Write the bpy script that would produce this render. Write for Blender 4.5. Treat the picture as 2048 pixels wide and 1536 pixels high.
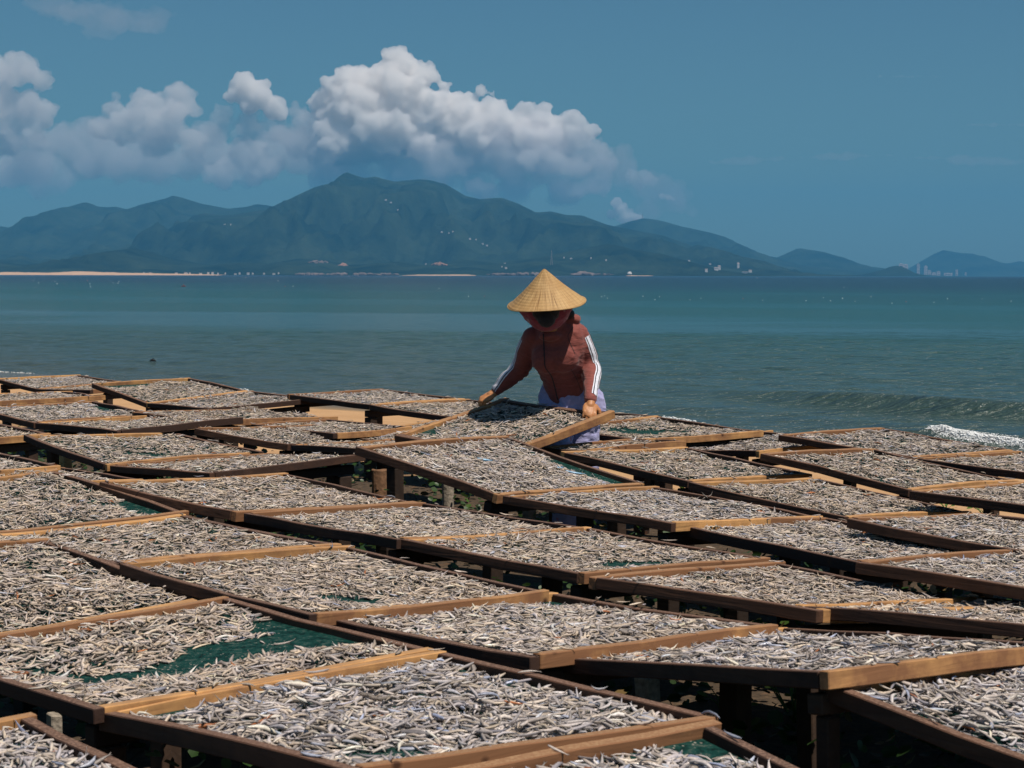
import bpy, bmesh, math, random
import numpy as np
from mathutils import Vector, Matrix, noise as mnoise
from mathutils.bvhtree import BVHTree

rng = np.random.default_rng(7)
random.seed(7)
scene = bpy.context.scene
COL = scene.collection
for o in list(bpy.data.objects):
    bpy.data.objects.remove(o, do_unlink=True)

# ------------------------------------------------------------------ camera
FOC = 3849.6            # focal length in photo pixels (2048 wide)
CAMZ = 1.45
cam_data = bpy.data.cameras.new("camera")
cam_data.sensor_width = 36.0
cam_data.lens = 36.0 * FOC / 2048.0
cam_data.clip_start = 0.1
cam_data.clip_end = 120000.0
cam = bpy.data.objects.new("camera", cam_data)
COL.objects.link(cam)
cam.location = (0, 0, CAMZ)
PITCH = math.atan((768 - 550) / FOC)
ROLL = math.radians(0.10)
cam.rotation_mode = 'XYZ'
cam.matrix_world = Matrix.Translation((0, 0, CAMZ)) @ Matrix.Rotation(math.pi / 2 - PITCH, 4, 'X') @ Matrix.Rotation(ROLL, 4, 'Z')
cam_data.dof.use_dof = True
cam_data.dof.focus_distance = 10.4
cam_data.dof.aperture_fstop = 18.0
scene.camera = cam

# ------------------------------------------------------------------ world and sun
SUN_EL = math.radians(62)
SUN_AZ = math.radians(47)           # to the right, a little behind the camera
SUN_DIR = Vector((math.cos(SUN_AZ) * math.cos(SUN_EL), -math.sin(SUN_AZ) * math.cos(SUN_EL), math.sin(SUN_EL)))
world = bpy.data.worlds.new("World")
scene.world = world
world.use_nodes = True
wn = world.node_tree
wn.nodes.clear()
sky = wn.nodes.new('ShaderNodeTexSky')
sky.sky_type = 'NISHITA'
sky.sun_disc = False
sky.sun_elevation = SUN_EL
sky.sun_rotation = math.pi / 2 + SUN_AZ
sky.altitude = 0
sky.air_density = 1.0
sky.dust_density = 0.4
sky.ozone_density = 3.0
hs = wn.nodes.new('ShaderNodeMix'); hs.data_type = 'RGBA'; hs.blend_type = 'MULTIPLY'
hs.inputs[0].default_value = 1.0
hs.inputs[7].default_value = (0.56, 0.82, 0.89, 1)
bg = wn.nodes.new('ShaderNodeBackground')
bg.inputs[1].default_value = 0.056
wo = wn.nodes.new('ShaderNodeOutputWorld')
wn.links.new(sky.outputs[0], hs.inputs[6])
wn.links.new(hs.outputs[2], bg.inputs[0])
wn.links.new(bg.outputs[0], wo.inputs[0])

sun_data = bpy.data.lights.new("sun", 'SUN')
sun_data.energy = 4.8
sun_data.angle = math.radians(0.53)
sun_data.color = (1.0, 0.90, 0.79)
sun = bpy.data.objects.new("sun", sun_data)
COL.objects.link(sun)
sun.rotation_euler = SUN_DIR.to_track_quat('Z', 'Y').to_euler()

scene.view_settings.view_transform = 'Standard'
scene.view_settings.look = 'None'
scene.view_settings.gamma = 1.0
scene.view_settings.use_curve_mapping = False
scene.view_settings.exposure = 0.0
scene.render.engine = 'CYCLES'
scene.cycles.max_bounces = 44
scene.cycles.diffuse_bounces = 3
scene.cycles.glossy_bounces = 3
scene.cycles.transmission_bounces = 3
scene.cycles.volume_bounces = 40
scene.cycles.transparent_max_bounces = 16
scene.cycles.use_denoising = True
scene.cycles.use_adaptive_sampling = True

# ------------------------------------------------------------------ helpers
def ray(px, py):
    """direction through a photo pixel"""
    dx, dy = px - 1024, py - 768
    c, s = math.cos(ROLL), math.sin(ROLL)
    X = (c * dx + s * dy) / FOC
    V = (-s * dx + c * dy) / FOC
    return Vector((X, math.cos(PITCH) - V * math.sin(PITCH), -math.sin(PITCH) - V * math.cos(PITCH)))
def at(px, py, Y):
    d = ray(px, py)
    return Vector((0, 0, CAMZ)) + d * (Y / d.y)
def at_z(px, py, z):
    d = ray(px, py)
    return Vector((0, 0, CAMZ)) + d * ((z - CAMZ) / d.z)

def tag(o, label=None, cat=None, group=None, kind=None):
    if label: o['label'] = label
    if cat: o['category'] = cat
    if group: o['group'] = group
    if kind: o['kind'] = kind
    return o
def empty(name, loc=(0, 0, 0), rz=0.0):
    e = bpy.data.objects.new(name, None)
    e.empty_display_size = 0.1
    COL.objects.link(e)
    e.location = loc
    e.rotation_euler = (0, 0, rz)
    return e
def link_mesh(name, me, mat=None, parent=None, loc=None):
    o = bpy.data.objects.new(name, me)
    COL.objects.link(o)
    if mat is not None:
        if isinstance(mat, (list, tuple)):
            for m in mat: me.materials.append(m)
        else: me.materials.append(mat)
    if parent is not None: o.parent = parent
    if loc is not None: o.location = loc
    return o
def mesh_py(name, vs, fs, smooth=False):
    me = bpy.data.meshes.new(name)
    me.from_pydata([tuple(v) for v in vs], [], fs)
    if smooth:
        me.polygons.foreach_set('use_smooth', [True] * len(me.polygons))
    me.update()
    return me
def mesh_np(name, V, Q, smooth=True, cols=None):
    """V (n,3); Q (m,k) polygons of k corners; cols (n,4)"""
    me = bpy.data.meshes.new(name)
    n, m, k = len(V), len(Q), Q.shape[1]
    me.vertices.add(n)
    me.vertices.foreach_set('co', np.ascontiguousarray(V, dtype=np.float32).ravel())
    me.loops.add(m * k)
    me.loops.foreach_set('vertex_index', np.ascontiguousarray(Q, dtype=np.int32).ravel())
    me.polygons.add(m)
    me.polygons.foreach_set('loop_start', np.arange(0, m * k, k, dtype=np.int32))
    me.polygons.foreach_set('loop_total', np.full(m, k, dtype=np.int32))
    me.update(calc_edges=True)
    if smooth: me.polygons.foreach_set('use_smooth', np.ones(m, dtype=bool))
    if cols is not None:
        ca = me.color_attributes.new('col', 'FLOAT_COLOR', 'POINT')
        ca.data.foreach_set('color', np.ascontiguousarray(cols, dtype=np.float32).ravel())
    me.validate()
    return me
def hexa(c8):
    """box from 8 corners: 0-3 bottom loop, 4-7 top loop"""
    return [tuple(c) for c in c8], [(3, 2, 1, 0), (4, 5, 6, 7), (0, 1, 5, 4), (1, 2, 6, 5), (2, 3, 7, 6), (3, 0, 4, 7)]
def bevel_mesh(me, w=0.003, seg=1):
    bm = bmesh.new(); bm.from_mesh(me)
    bmesh.ops.bevel(bm, geom=bm.edges[:], offset=w, segments=seg, profile=0.5, affect='EDGES')
    bm.normal_update(); bm.to_mesh(me); bm.free()
    return me
def bar_between(a, b, up, w, h, over=0.0, rough=0.0, nseg=5):
    """sawn timber from a to b (centre line of its TOP face), w wide, h deep below; slightly uneven"""
    a, b = Vector(a), Vector(b)
    d = (b - a).normalized()
    a = a - d * over; b = b + d * over
    side = d.cross(up).normalized()
    upn = side.cross(d).normalized()
    vs, fs = [], []
    bow = random.uniform(-.5, .5) * rough * 2.2; bow2 = random.uniform(-.5, .5) * rough * 2.0
    for i in range(nseg + 1):
        t = i / nseg
        c = a.lerp(b, t) + side * (bow * 4 * t * (1 - t)) + upn * (bow2 * 4 * t * (1 - t))
        j = rough * 0.5
        ww = w * (1 + random.uniform(-.04, .04)); off = random.uniform(-j, j); offz = random.uniform(-j, j)
        for sx, sz in ((-1, 0), (1, 0), (1, -1), (-1, -1)):
            vs.append(c + side * (sx * ww / 2 + off) + upn * (sz * h + offz * 0.6))
    for i in range(nseg):
        k = i * 4
        for q in range(4):
            fs.append((k + q, k + (q + 1) % 4, k + 4 + (q + 1) % 4, k + 4 + q))
    fs.append((3, 2, 1, 0)); n = nseg * 4
    fs.append((n, n + 1, n + 2, n + 3))
    me = mesh_py('bar', vs, fs)
    bm = bmesh.new(); bm.from_mesh(me)
    bmesh.ops.recalc_face_normals(bm, faces=bm.faces[:])
    long_e = [e for e in bm.edges if abs((e.verts[1].co - e.verts[0].co).normalized().dot(d)) > 0.7 or len(e.link_faces) == 2 and any(len(f.verts) == 4 and abs(f.normal.dot(d)) > .9 for f in e.link_faces)]
    bmesh.ops.bevel(bm, geom=long_e, offset=min(w, h) * 0.08, segments=1, profile=0.5, affect='EDGES')
    bm.to_mesh(me); bm.free()
    return me
def tube_mesh(path, radii, seg=8, cap=True, jitter=0.0):
    vs, fs = [], []
    n = len(path)
    path = [Vector(p) for p in path]
    ref = Vector((0, 0, 1))
    if abs((path[-1] - path[0]).normalized().dot(ref)) > 0.9: ref = Vector((0, 1, 0))
    for i, p in enumerate(path):
        d = (path[min(i + 1, n - 1)] - path[max(i - 1, 0)]).normalized()
        x = d.cross(ref).normalized(); y = d.cross(x).normalized()
        for k in range(seg):
            an = 2 * math.pi * k / seg
            r = radii[i] * (1 + random.uniform(-jitter, jitter))
            vs.append(p + x * math.cos(an) * r + y * math.sin(an) * r)
    for i in range(n - 1):
        for k in range(seg):
            a = i * seg + k; b = i * seg + (k + 1) % seg
            fs.append((a, b, b + seg, a + seg))
    if cap:
        fs.append(tuple(range(seg))[::-1]); fs.append(tuple(range((n - 1) * seg, n * seg)))
    return vs, fs
def merge(parts):
    V, F = [], []
    for vs, fs in parts:
        k = len(V); V += list(vs); F += [tuple(i + k for i in f) for f in fs]
    return V, F

# ------------------------------------------------------------------ materials
def new_mat(name):
    m = bpy.data.materials.new(name); m.use_nodes = True
    nt = m.node_tree; nt.nodes.clear()
    out = nt.nodes.new('ShaderNodeOutputMaterial')
    p = nt.nodes.new('ShaderNodeBsdfPrincipled')
    nt.links.new(p.outputs[0], out.inputs[0])
    return m, nt, p
def N(nt, t, **kw):
    n = nt.nodes.new(t)
    for k, v in kw.items(): setattr(n, k, v)
    return n
def ramp(nt, stops, interp='LINEAR'):
    r = nt.nodes.new('ShaderNodeValToRGB'); cr = r.color_ramp; cr.interpolation = interp
    while len(cr.elements) < len(stops): cr.elements.new(0.5)
    for e, (p, c) in zip(cr.elements, stops):
        e.position = p; e.color = tuple(c) + (1,) if len(c) == 3 else c
    return r
def noise_tex(nt, scale, detail=4, rough=0.55, coord='Object', mapping=None, dim='3D', dist=0.0):
    tc = nt.nodes.new('ShaderNodeTexCoord')
    nz = nt.nodes.new('ShaderNodeTexNoise')
    nz.inputs['Scale'].default_value = scale; nz.inputs['Detail'].default_value = detail
    nz.inputs['Roughness'].default_value = rough; nz.inputs['Distortion'].default_value = dist
    src = tc.outputs[coord]
    if mapping is not None:
        mp = nt.nodes.new('ShaderNodeMapping')
        mp.inputs['Scale'].default_value = mapping.get('s', (1, 1, 1)); mp.inputs['Rotation'].default_value = mapping.get('r', (0, 0, 0))
        nt.links.new(src, mp.inputs[0]); src = mp.outputs[0]
    nt.links.new(src, nz.inputs['Vector'])
    return nz
def mixc(nt, fac, a, b, mode='MIX'):
    m = nt.nodes.new('ShaderNodeMix'); m.data_type = 'RGBA'; m.blend_type = mode
    for i, v in ((0, fac), (6, a), (7, b)):
        if isinstance(v, (int, float)): m.inputs[i].default_value = v
        elif isinstance(v, tuple): m.inputs[i].default_value = v + (1,) if len(v) == 3 else v
        else: nt.links.new(v, m.inputs[i])
    return m.outputs[2]
def bump(nt, p, src, strength=0.3, dist=0.01):
    b = nt.nodes.new('ShaderNodeBump'); b.inputs['Strength'].default_value = strength; b.inputs['Distance'].default_value = dist
    nt.links.new(src, b.inputs['Height']); nt.links.new(b.outputs[0], p.inputs['Normal'])
    return b
def simple_mat(name, col, rough=0.7, nscale=20, var=0.25, bstr=0.2, bdist=0.004, spec=0.3):
    m, nt, p = new_mat(name)
    nz = noise_tex(nt, nscale)
    d = tuple(c * (1 - var) for c in col); l = tuple(min(1, c * (1 + var)) for c in col)
    r = ramp(nt, [(0.3, d), (0.7, l)])
    nt.links.new(nz.outputs[0], r.inputs[0]); nt.links.new(r.outputs[0], p.inputs['Base Color'])
    p.inputs['Roughness'].default_value = rough
    p.inputs['Specular IOR Level'].default_value = spec
    if bstr: bump(nt, p, nz.outputs[0], bstr, bdist)
    return m

def wood_mat(name, sawn, worn, wornamt, axis_rot, top=(0.27, 0.165, 0.115)):
    """sawn timber: grain along the bar, weathered dark stains"""
    m, nt, p = new_mat(name)
    tc = N(nt, 'ShaderNodeTexCoord')
    mp = N(nt, 'ShaderNodeMapping')
    mp.inputs['Rotation'].default_value = (0, 0, axis_rot)
    nt.links.new(tc.outputs['Object'], mp.inputs[0])
    mp2 = N(nt, 'ShaderNodeMapping'); mp2.inputs['Scale'].default_value = (3.0, 60.0, 60.0)
    nt.links.new(mp.outputs[0], mp2.inputs[0])
    g = N(nt, 'ShaderNodeTexNoise'); g.inputs['Scale'].default_value = 1.0; g.inputs['Detail'].default_value = 5; g.inputs['Distortion'].default_value = 0.6
    nt.links.new(mp2.outputs[0], g.inputs['Vector'])
    st = N(nt, 'ShaderNodeTexNoise'); st.inputs['Scale'].default_value = 7.0; st.inputs['Detail'].default_value = 6; st.inputs['Roughness'].default_value = 0.65
    nt.links.new(tc.outputs['Object'], st.inputs['Vector'])
    oi = N(nt, 'ShaderNodeObjectInfo')
    rg = ramp(nt, [(0.25, tuple(c * 0.62 for c in sawn)), (0.5, sawn), (0.8, tuple(min(1, c * 1.25) for c in sawn))])
    nt.links.new(g.outputs[0], rg.inputs[0])
    ml = N(nt, 'ShaderNodeMath', operation='MULTIPLY'); ml.inputs[1].default_value = 0.5
    nt.links.new(oi.outputs['Random'], ml.inputs[0])
    ad = N(nt, 'ShaderNodeMath', operation='ADD'); nt.links.new(st.outputs[0], ad.inputs[0]); nt.links.new(ml.outputs[0], ad.inputs[1])
    rs = ramp(nt, [(0.62 - wornamt, (0, 0, 0)), (0.98 - wornamt, (1, 1, 1))])
    nt.links.new(ad.outputs[0], rs.inputs[0])
    c1 = mixc(nt, rs.outputs[0], rg.outputs[0], worn)
    # dust and scales on the tops; for the shaded rails also their sunlit tone
    geo = N(nt, 'ShaderNodeNewGeometry'); sx = N(nt, 'ShaderNodeSeparateXYZ'); nt.links.new(geo.outputs['True Normal'], sx.inputs[0])
    rt = ramp(nt, [(0.75, (0, 0, 0)), (0.95, (1, 1, 1))]); nt.links.new(sx.outputs[2], rt.inputs[0])
    dn = N(nt, 'ShaderNodeTexNoise'); dn.inputs['Scale'].default_value = 160; dn.inputs['Detail'].default_value = 3
    nt.links.new(tc.outputs['Object'], dn.inputs['Vector'])
    rd = ramp(nt, [(0.42, (0.25, 0.25, 0.25)), (0.72, (1, 1, 1))]); nt.links.new(dn.outputs[0], rd.inputs[0])
    mm = N(nt, 'ShaderNodeMath', operation='MULTIPLY'); nt.links.new(rt.outputs[0], mm.inputs[0]); nt.links.new(rd.outputs[0], mm.inputs[1])
    c2 = mixc(nt, mm.outputs[0], c1, top)
    # knots
    vk = N(nt, 'ShaderNodeTexVoronoi'); vk.inputs['Scale'].default_value = 9; nt.links.new(tc.outputs['Object'], vk.inputs['Vector'])
    rk = ramp(nt, [(0.05, (1, 1, 1)), (0.13, (0, 0, 0))]); nt.links.new(vk.outputs['Distance'], rk.inputs[0])
    c3 = mixc(nt, rk.outputs[0], c2, (0.07, 0.03, 0.015))
    nt.links.new(c3, p.inputs['Base Color'])
    p.inputs['Roughness'].default_value = 0.78; p.inputs['Specular IOR Level'].default_value = 0.25
    bump(nt, p, g.outputs[0], 0.5, 0.004)
    return m
YAW = math.radians(47.4)
# "/" rails run along (sin, cos); the "\" rails along (cos, -sin)
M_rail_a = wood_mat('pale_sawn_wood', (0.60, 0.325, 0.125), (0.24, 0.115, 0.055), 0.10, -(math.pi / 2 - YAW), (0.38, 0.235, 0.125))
M_rail_b = wood_mat('shaded_rail_wood', (0.095, 0.047, 0.028), (0.045, 0.024, 0.017), 0.16, YAW)  # darker rail wood, with shade on the side faces put into colour
M_beam = wood_mat('dark_rack_wood', (0.07, 0.042, 0.028), (0.03, 0.02, 0.015), 0.2, YAW)  # one dark brown for every post and beam

def net_mat():
    m, nt, p = new_mat('green_net')
    tc = N(nt, 'ShaderNodeTexCoord')
    nz = N(nt, 'ShaderNodeTexNoise'); nz.inputs['Scale'].default_value = 40; nz.inputs['Detail'].default_value = 8; nz.inputs['Roughness'].default_value = 0.8
    nt.links.new(tc.outputs['Object'], nz.inputs['Vector'])
    r = ramp(nt, [(0.42, (0.0012, 0.014, 0.012)), (0.50, (0.003, 0.042, 0.034)), (0.56, (0.012, 0.052, 0.043)), (0.68, (0.13, 0.13, 0.11))])
    nt.links.new(nz.outputs[0], r.inputs[0])
    sp = N(nt, 'ShaderNodeTexVoronoi'); sp.inputs['Scale'].default_value = 70; nt.links.new(tc.outputs['Object'], sp.inputs['Vector'])
    rs = ramp(nt, [(0.14, (1, 1, 1)), (0.24, (0, 0, 0))]); nt.links.new(sp.outputs['Distance'], rs.inputs[0])
    n2 = N(nt, 'ShaderNodeTexNoise'); n2.inputs['Scale'].default_value = 9; nt.links.new(tc.outputs['Object'], n2.inputs['Vector'])
    r2 = ramp(nt, [(0.45, (0, 0, 0)), (0.6, (0.8, 0.8, 0.8))]); nt.links.new(n2.outputs[0], r2.inputs[0])
    mm = N(nt, 'ShaderNodeMath', operation='MULTIPLY'); nt.links.new(rs.outputs[0], mm.inputs[0]); nt.links.new(r2.outputs[0], mm.inputs[1])
    c = mixc(nt, mm.outputs[0], r.outputs[0], (0.38, 0.35, 0.30))
    nt.links.new(c, p.inputs['Base Color'])
    p.inputs['Roughness'].default_value = 0.75; p.inputs['Specular IOR Level'].default_value = 0.15
    wv = N(nt, 'ShaderNodeTexNoise'); wv.inputs['Scale'].default_value = 500; nt.links.new(tc.outputs['Object'], wv.inputs['Vector'])
    bump(nt, p, wv.outputs[0], 0.5, 0.002)
    return m
M_net = net_mat()

def fish_mat():
    m, nt, p = new_mat('dried_fish_skin')
    at_ = N(nt, 'ShaderNodeAttribute'); at_.attribute_name = 'col'
    nz = noise_tex(nt, 240, 3, 0.6)
    r = ramp(nt, [(0.3, (0.62, 0.60, 0.58)), (0.7, (1.12, 1.1, 1.08))]); nt.links.new(nz.outputs[0], r.inputs[0])
    c = mixc(nt, 0.8, at_.outputs['Color'], r.outputs[0], 'MULTIPLY')
    nt.links.new(c, p.inputs['Base Color'])
    mr = N(nt, 'ShaderNodeMapRange'); nt.links.new(at_.outputs['Alpha'], mr.inputs[0])
    mr.inputs[3].default_value = 0.55; mr.inputs[4].default_value = 0.24
    nt.links.new(mr.outputs[0], p.inputs['Roughness'])
    p.inputs['Specular IOR Level'].default_value = 0.5
    bump(nt, p, nz.outputs[0], 0.25, 0.002)
    return m
M_fish = fish_mat()
# ------------------------------------------------------------------ ground, sea
WV = Vector((math.sin(YAW), math.cos(YAW)))       # away from the camera, to the right
UV = Vector((math.cos(YAW), -math.sin(YAW)))      # along the shore
SEA_Z = -0.75
SHORE_Q = 21.0
def smooth(a, b, x):
    t = np.clip((x - a) / (b - a), 0, 1); return t * t * (3 - 2 * t)
def vnoise(x, y, seed=0, octaves=4, gain=0.5):
    """smooth value noise on numpy arrays"""
    r = np.zeros_like(x); amp = 1.0; tot = 0
    for o in range(octaves):
        xs, ys = x * 2 ** o + 17.3 * o + seed * 3.1, y * 2 ** o - 9.7 * o + seed * 5.7
        xi, yi = np.floor(xs).astype(np.int64), np.floor(ys).astype(np.int64)
        fx, fy = xs - xi, ys - yi
        fx = fx * fx * (3 - 2 * fx); fy = fy * fy * (3 - 2 * fy)
        def h(a, b):
            v = (a * 374761393 + b * 668265263 + seed * 1442695041 + o * 97) & 0x7fffffff
            v = (v ^ (v >> 13)) * 1274126177 & 0x7fffffff
            return ((v ^ (v >> 16)) & 0xffff) / 65535.0
        r += amp * ((h(xi, yi) * (1 - fx) + h(xi + 1, yi) * fx) * (1 - fy) + (h(xi, yi + 1) * (1 - fx) + h(xi + 1, yi + 1) * fx) * fy)
        tot += amp; amp *= gain
    return r / tot
def grid_quads(nx, ny):
    i = np.arange(nx - 1)[None, :] + nx * np.arange(ny - 1)[:, None]
    i = i.ravel()
    return np.stack([i, i + 1, i + 1 + nx, i + nx], 1)
def ground_h(x, y):
    q = x * WV.x + y * WV.y
    z = -0.75 * smooth(8.0, 21.5, q) - 0.10 * np.clip(q - 21.0, 0, 60)
    z = z + (vnoise(x * 0.6, y * 0.6, 3) - 0.5) * 0.10 * (1 - smooth(16, 21, q)) + (vnoise(x * 4, y * 4, 5, 3) - 0.5) * 0.03 * (1 - smooth(17, 21, q))
    return np.maximum(z, -4.0)
# near sand: a fine sheet; far behind and beside it continues flat
gx = np.concatenate([[-3000, -600, -150, -60], np.linspace(-30, 22, 180), [45, 120, 400, 3000]])
gy = np.concatenate([[-3000, -600, -150, -40, -10], np.linspace(-3, 45, 170), [60, 90, 150, 400]])
GX, GY = np.meshgrid(gx, gy)
GZ = ground_h(GX, GY)
V = np.stack([GX.ravel(), GY.ravel(), GZ.ravel()], 1)
def sand_mat():
    m, nt, p = new_mat('beach_sand')
    geo = N(nt, 'ShaderNodeNewGeometry')
    sx = N(nt, 'ShaderNodeSeparateXYZ'); nt.links.new(geo.outputs['Position'], sx.inputs[0])
    n1 = noise_tex(nt, 1.3, 6, 0.6); n2 = noise_tex(nt, 30, 5, 0.7)
    r1 = ramp(nt, [(0.3, (0.46, 0.265, 0.12)), (0.7, (0.56, 0.34, 0.165))]); nt.links.new(n1.outputs[0], r1.inputs[0])
    r2 = ramp(nt, [(0.25, (0.55, 0.5, 0.45)), (0.45, (1, 1, 1))]); nt.links.new(n2.outputs[0], r2.inputs[0])
    c = mixc(nt, 0.6, r1.outputs[0], r2.outputs[0], 'MULTIPLY')
    # leaf mould and earth, darkened also to stand for shade under nearer racks
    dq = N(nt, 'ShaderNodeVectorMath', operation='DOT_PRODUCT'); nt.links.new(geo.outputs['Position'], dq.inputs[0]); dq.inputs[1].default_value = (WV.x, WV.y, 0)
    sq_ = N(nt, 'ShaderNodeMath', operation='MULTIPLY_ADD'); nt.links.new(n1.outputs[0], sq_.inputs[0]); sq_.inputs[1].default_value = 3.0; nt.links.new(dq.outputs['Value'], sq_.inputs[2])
    soil_shade = N(nt, 'ShaderNodeMapRange'); nt.links.new(sq_.outputs[0], soil_shade.inputs[0]); soil_shade.inputs[1].default_value = 10.9; soil_shade.inputs[2].default_value = 10.1
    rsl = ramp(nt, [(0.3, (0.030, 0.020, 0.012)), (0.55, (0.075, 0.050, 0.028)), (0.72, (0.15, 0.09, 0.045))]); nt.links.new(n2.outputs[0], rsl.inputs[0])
    c = mixc(nt, soil_shade.outputs[0], c, rsl.outputs[0])
    # wet strip near the sea
    wet = N(nt, 'ShaderNodeMapRange'); nt.links.new(sx.outputs[2], wet.inputs[0])
    wet.inputs[1].default_value = SEA_Z + 0.16; wet.inputs[2].default_value = SEA_Z + 0.05
    c = mixc(nt, wet.outputs[0], c, (0.10, 0.085, 0.045))
    nt.links.new(c, p.inputs['Base Color'])
    rr = N(nt, 'ShaderNodeMapRange'); nt.links.new(wet.outputs[0], rr.inputs[0]); rr.inputs[3].default_value = 0.95; rr.inputs[4].default_value = 0.25
    nt.links.new(rr.outputs[0], p.inputs['Roughness'])
    bump(nt, p, n2.outputs[0], 0.5, 0.02)
    return m
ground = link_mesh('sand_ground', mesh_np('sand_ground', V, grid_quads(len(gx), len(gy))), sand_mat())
tag(ground, kind='structure')

def sea_h(x, y, fine=True):
    q = x * WV.x + y * WV.y; pp = x * UV.x + y * UV.y
    z = np.zeros_like(x)
    near = 1 - smooth(60, 160, y)
    # the swell line that stands up on the right
    q0 = 27.0 + (vnoise(pp * 0.12, pp * 0, 11, 2) - 0.5) * 2.0 + 0.02 * (pp + 18)
    fade = smooth(-27.0, -18.5, pp)
    d = q - q0
    z += near * fade * 0.21 * np.exp(-np.where(d < 0, (d / 0.42) ** 2, (d / 1.5) ** 2))
    z -= near * fade * 0.05 * np.exp(-((d + 1.2) / 0.8) ** 2)
    # smaller one
    d2 = q - 23.6 - (vnoise(pp * 0.2, pp * 0, 12, 2) - 0.5) * 1.2
    z += near * 0.09 * vnoise(pp * 0.15, pp * 0, 13, 1) * np.exp(-(d2 / 0.5) ** 2)
    # breaker on the right
    qb = 21.75 + (vnoise(pp * 0.5, pp * 0, 14, 2) - 0.5) * 0.3
    z += near * smooth(-17.5, -15.0, pp) * 0.13 * np.exp(-((q - qb) / 0.28) ** 2)
    z += near * (vnoise(q * 1.7, pp * 0.5, 15, 5, .64) - 0.5) * 0.115 * (1 - .6 * np.exp(-(d / 1.2) ** 2) * fade)
    return SEA_Z + z
ys = np.concatenate([np.linspace(14, 75, 520), 75 * (24000 / 75) ** np.linspace(0.004, 1, 160)])
us = np.linspace(-1, 1, 231)
YY = np.repeat(ys[:, None], len(us), 1)
half = 0.42 * YY + 6 + 3.0 * smooth(200, 2000, YY) * YY * 0.5
XX = us[None, :] * half
ZZ = sea_h(XX, YY)
V = np.stack([XX.ravel(), YY.ravel(), ZZ.ravel()], 1)
def sea_mat():
    m, nt, p = new_mat('sea_water')
    geo = N(nt, 'ShaderNodeNewGeometry')
    sx = N(nt, 'ShaderNodeSeparateXYZ'); nt.links.new(geo.outputs['Position'], sx.inputs[0])
    # distance from shore
    dt = N(nt, 'ShaderNodeVectorMath', operation='DOT_PRODUCT'); nt.links.new(geo.outputs['Position'], dt.inputs[0]); dt.inputs[1].default_value = (WV.x, WV.y, 0)
    lg = N(nt, 'ShaderNodeMath', operation='LOGARITHM'); nt.links.new(dt.outputs['Value'], lg.inputs[0]); lg.inputs[1].default_value = 10
    # patchy depth variation
    mpz = N(nt, 'ShaderNodeMapping'); mpz.inputs['Rotation'].default_value = (0, 0, 0.25); mpz.inputs['Scale'].default_value = (0.006, 0.02, 1)
    nt.links.new(geo.outputs['Position'], mpz.inputs[0])
    nz = N(nt, 'ShaderNodeTexNoise'); nz.inputs['Scale'].default_value = 1.0; nz.inputs['Detail'].default_value = 3; nt.links.new(mpz.outputs[0], nz.inputs['Vector'])
    ns = N(nt, 'ShaderNodeMath', operation='MULTIPLY_ADD'); nt.links.new(nz.outputs[0], ns.inputs[0]); ns.inputs[1].default_value = 0.35; nt.links.new(lg.outputs[0], ns.inputs[2])
    mr = N(nt, 'ShaderNodeMapRange'); nt.links.new(ns.outputs[0], mr.inputs[0]); mr.inputs[1].default_value = 1.35; mr.inputs[2].default_value = 3.3
    rc = ramp(nt, [(0.0, (0.070, 0.070, 0.052)), (0.10, (0.044, 0.072, 0.062)), (0.25, (0.028, 0.078, 0.070)), (0.42, (0.014, 0.074, 0.072)), (0.56, (0.010, 0.058, 0.064)), (0.70, (0.009, 0.032, 0.052)), (1.0, (0.009, 0.022, 0.043))])
    nt.links.new(mr.outputs[0], rc.inputs[0]); nt.links.new(rc.outputs[0], p.inputs['Base Color'])
    # slicks: a long smooth current line and fainter ones farther out
    mps = N(nt, 'ShaderNodeMapping'); mps.inputs['Rotation'].default_value = (0, 0, 0.12); mps.inputs['Scale'].default_value = (0.012, 0.045, 1)
    nt.links.new(geo.outputs['Position'], mps.inputs[0])
    sl = N(nt, 'ShaderNodeTexNoise'); sl.inputs['Scale'].default_value = 1.0; sl.inputs['Detail'].default_value = 5; sl.inputs['Distortion'].default_value = 0.3
    nt.links.new(mps.outputs[0], sl.inputs['Vector'])
    lin = N(nt, 'ShaderNodeVectorMath', operation='DOT_PRODUCT'); nt.links.new(geo.outputs['Position'], lin.inputs[0]); lin.inputs[1].default_value = (0.78, 1.0, 0)
    wob = N(nt, 'ShaderNodeMath', operation='MULTIPLY_ADD'); nt.links.new(sl.outputs[0], wob.inputs[0]); wob.inputs[1].default_value = 62.0; nt.links.new(lin.outputs['Value'], wob.inputs[2])
    nrm_ = N(nt, 'ShaderNodeMath', operation='LOGARITHM'); nt.links.new(wob.outputs[0], nrm_.inputs[0]); nrm_.inputs[1].default_value = 10
    def lg10(v): return (math.log10(v + 31) - 1.8) / 2.0
    mr2 = N(nt, 'ShaderNodeMapRange'); nt.links.new(nrm_.outputs[0], mr2.inputs[0]); mr2.inputs[1].default_value = 1.8; mr2.inputs[2].default_value = 3.8
    rs = ramp(nt, [(lg10(74), (0, 0, 0)), (lg10(80), (.9, .9, .9)), (lg10(96), (1, 1, 1)), (lg10(108), (.25, .25, .25)), (lg10(128), (.0, .0, .0)), (lg10(140), (.55, .55, .55)), (lg10(158), (.5, .5, .5)), (lg10(175), (0, 0, 0)), (lg10(235), (.0, .0, .0)), (lg10(250), (.4, .4, .4)), (lg10(275), (0, 0, 0))])
    nt.links.new(mr2.outputs[0], rs.inputs[0])
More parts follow.
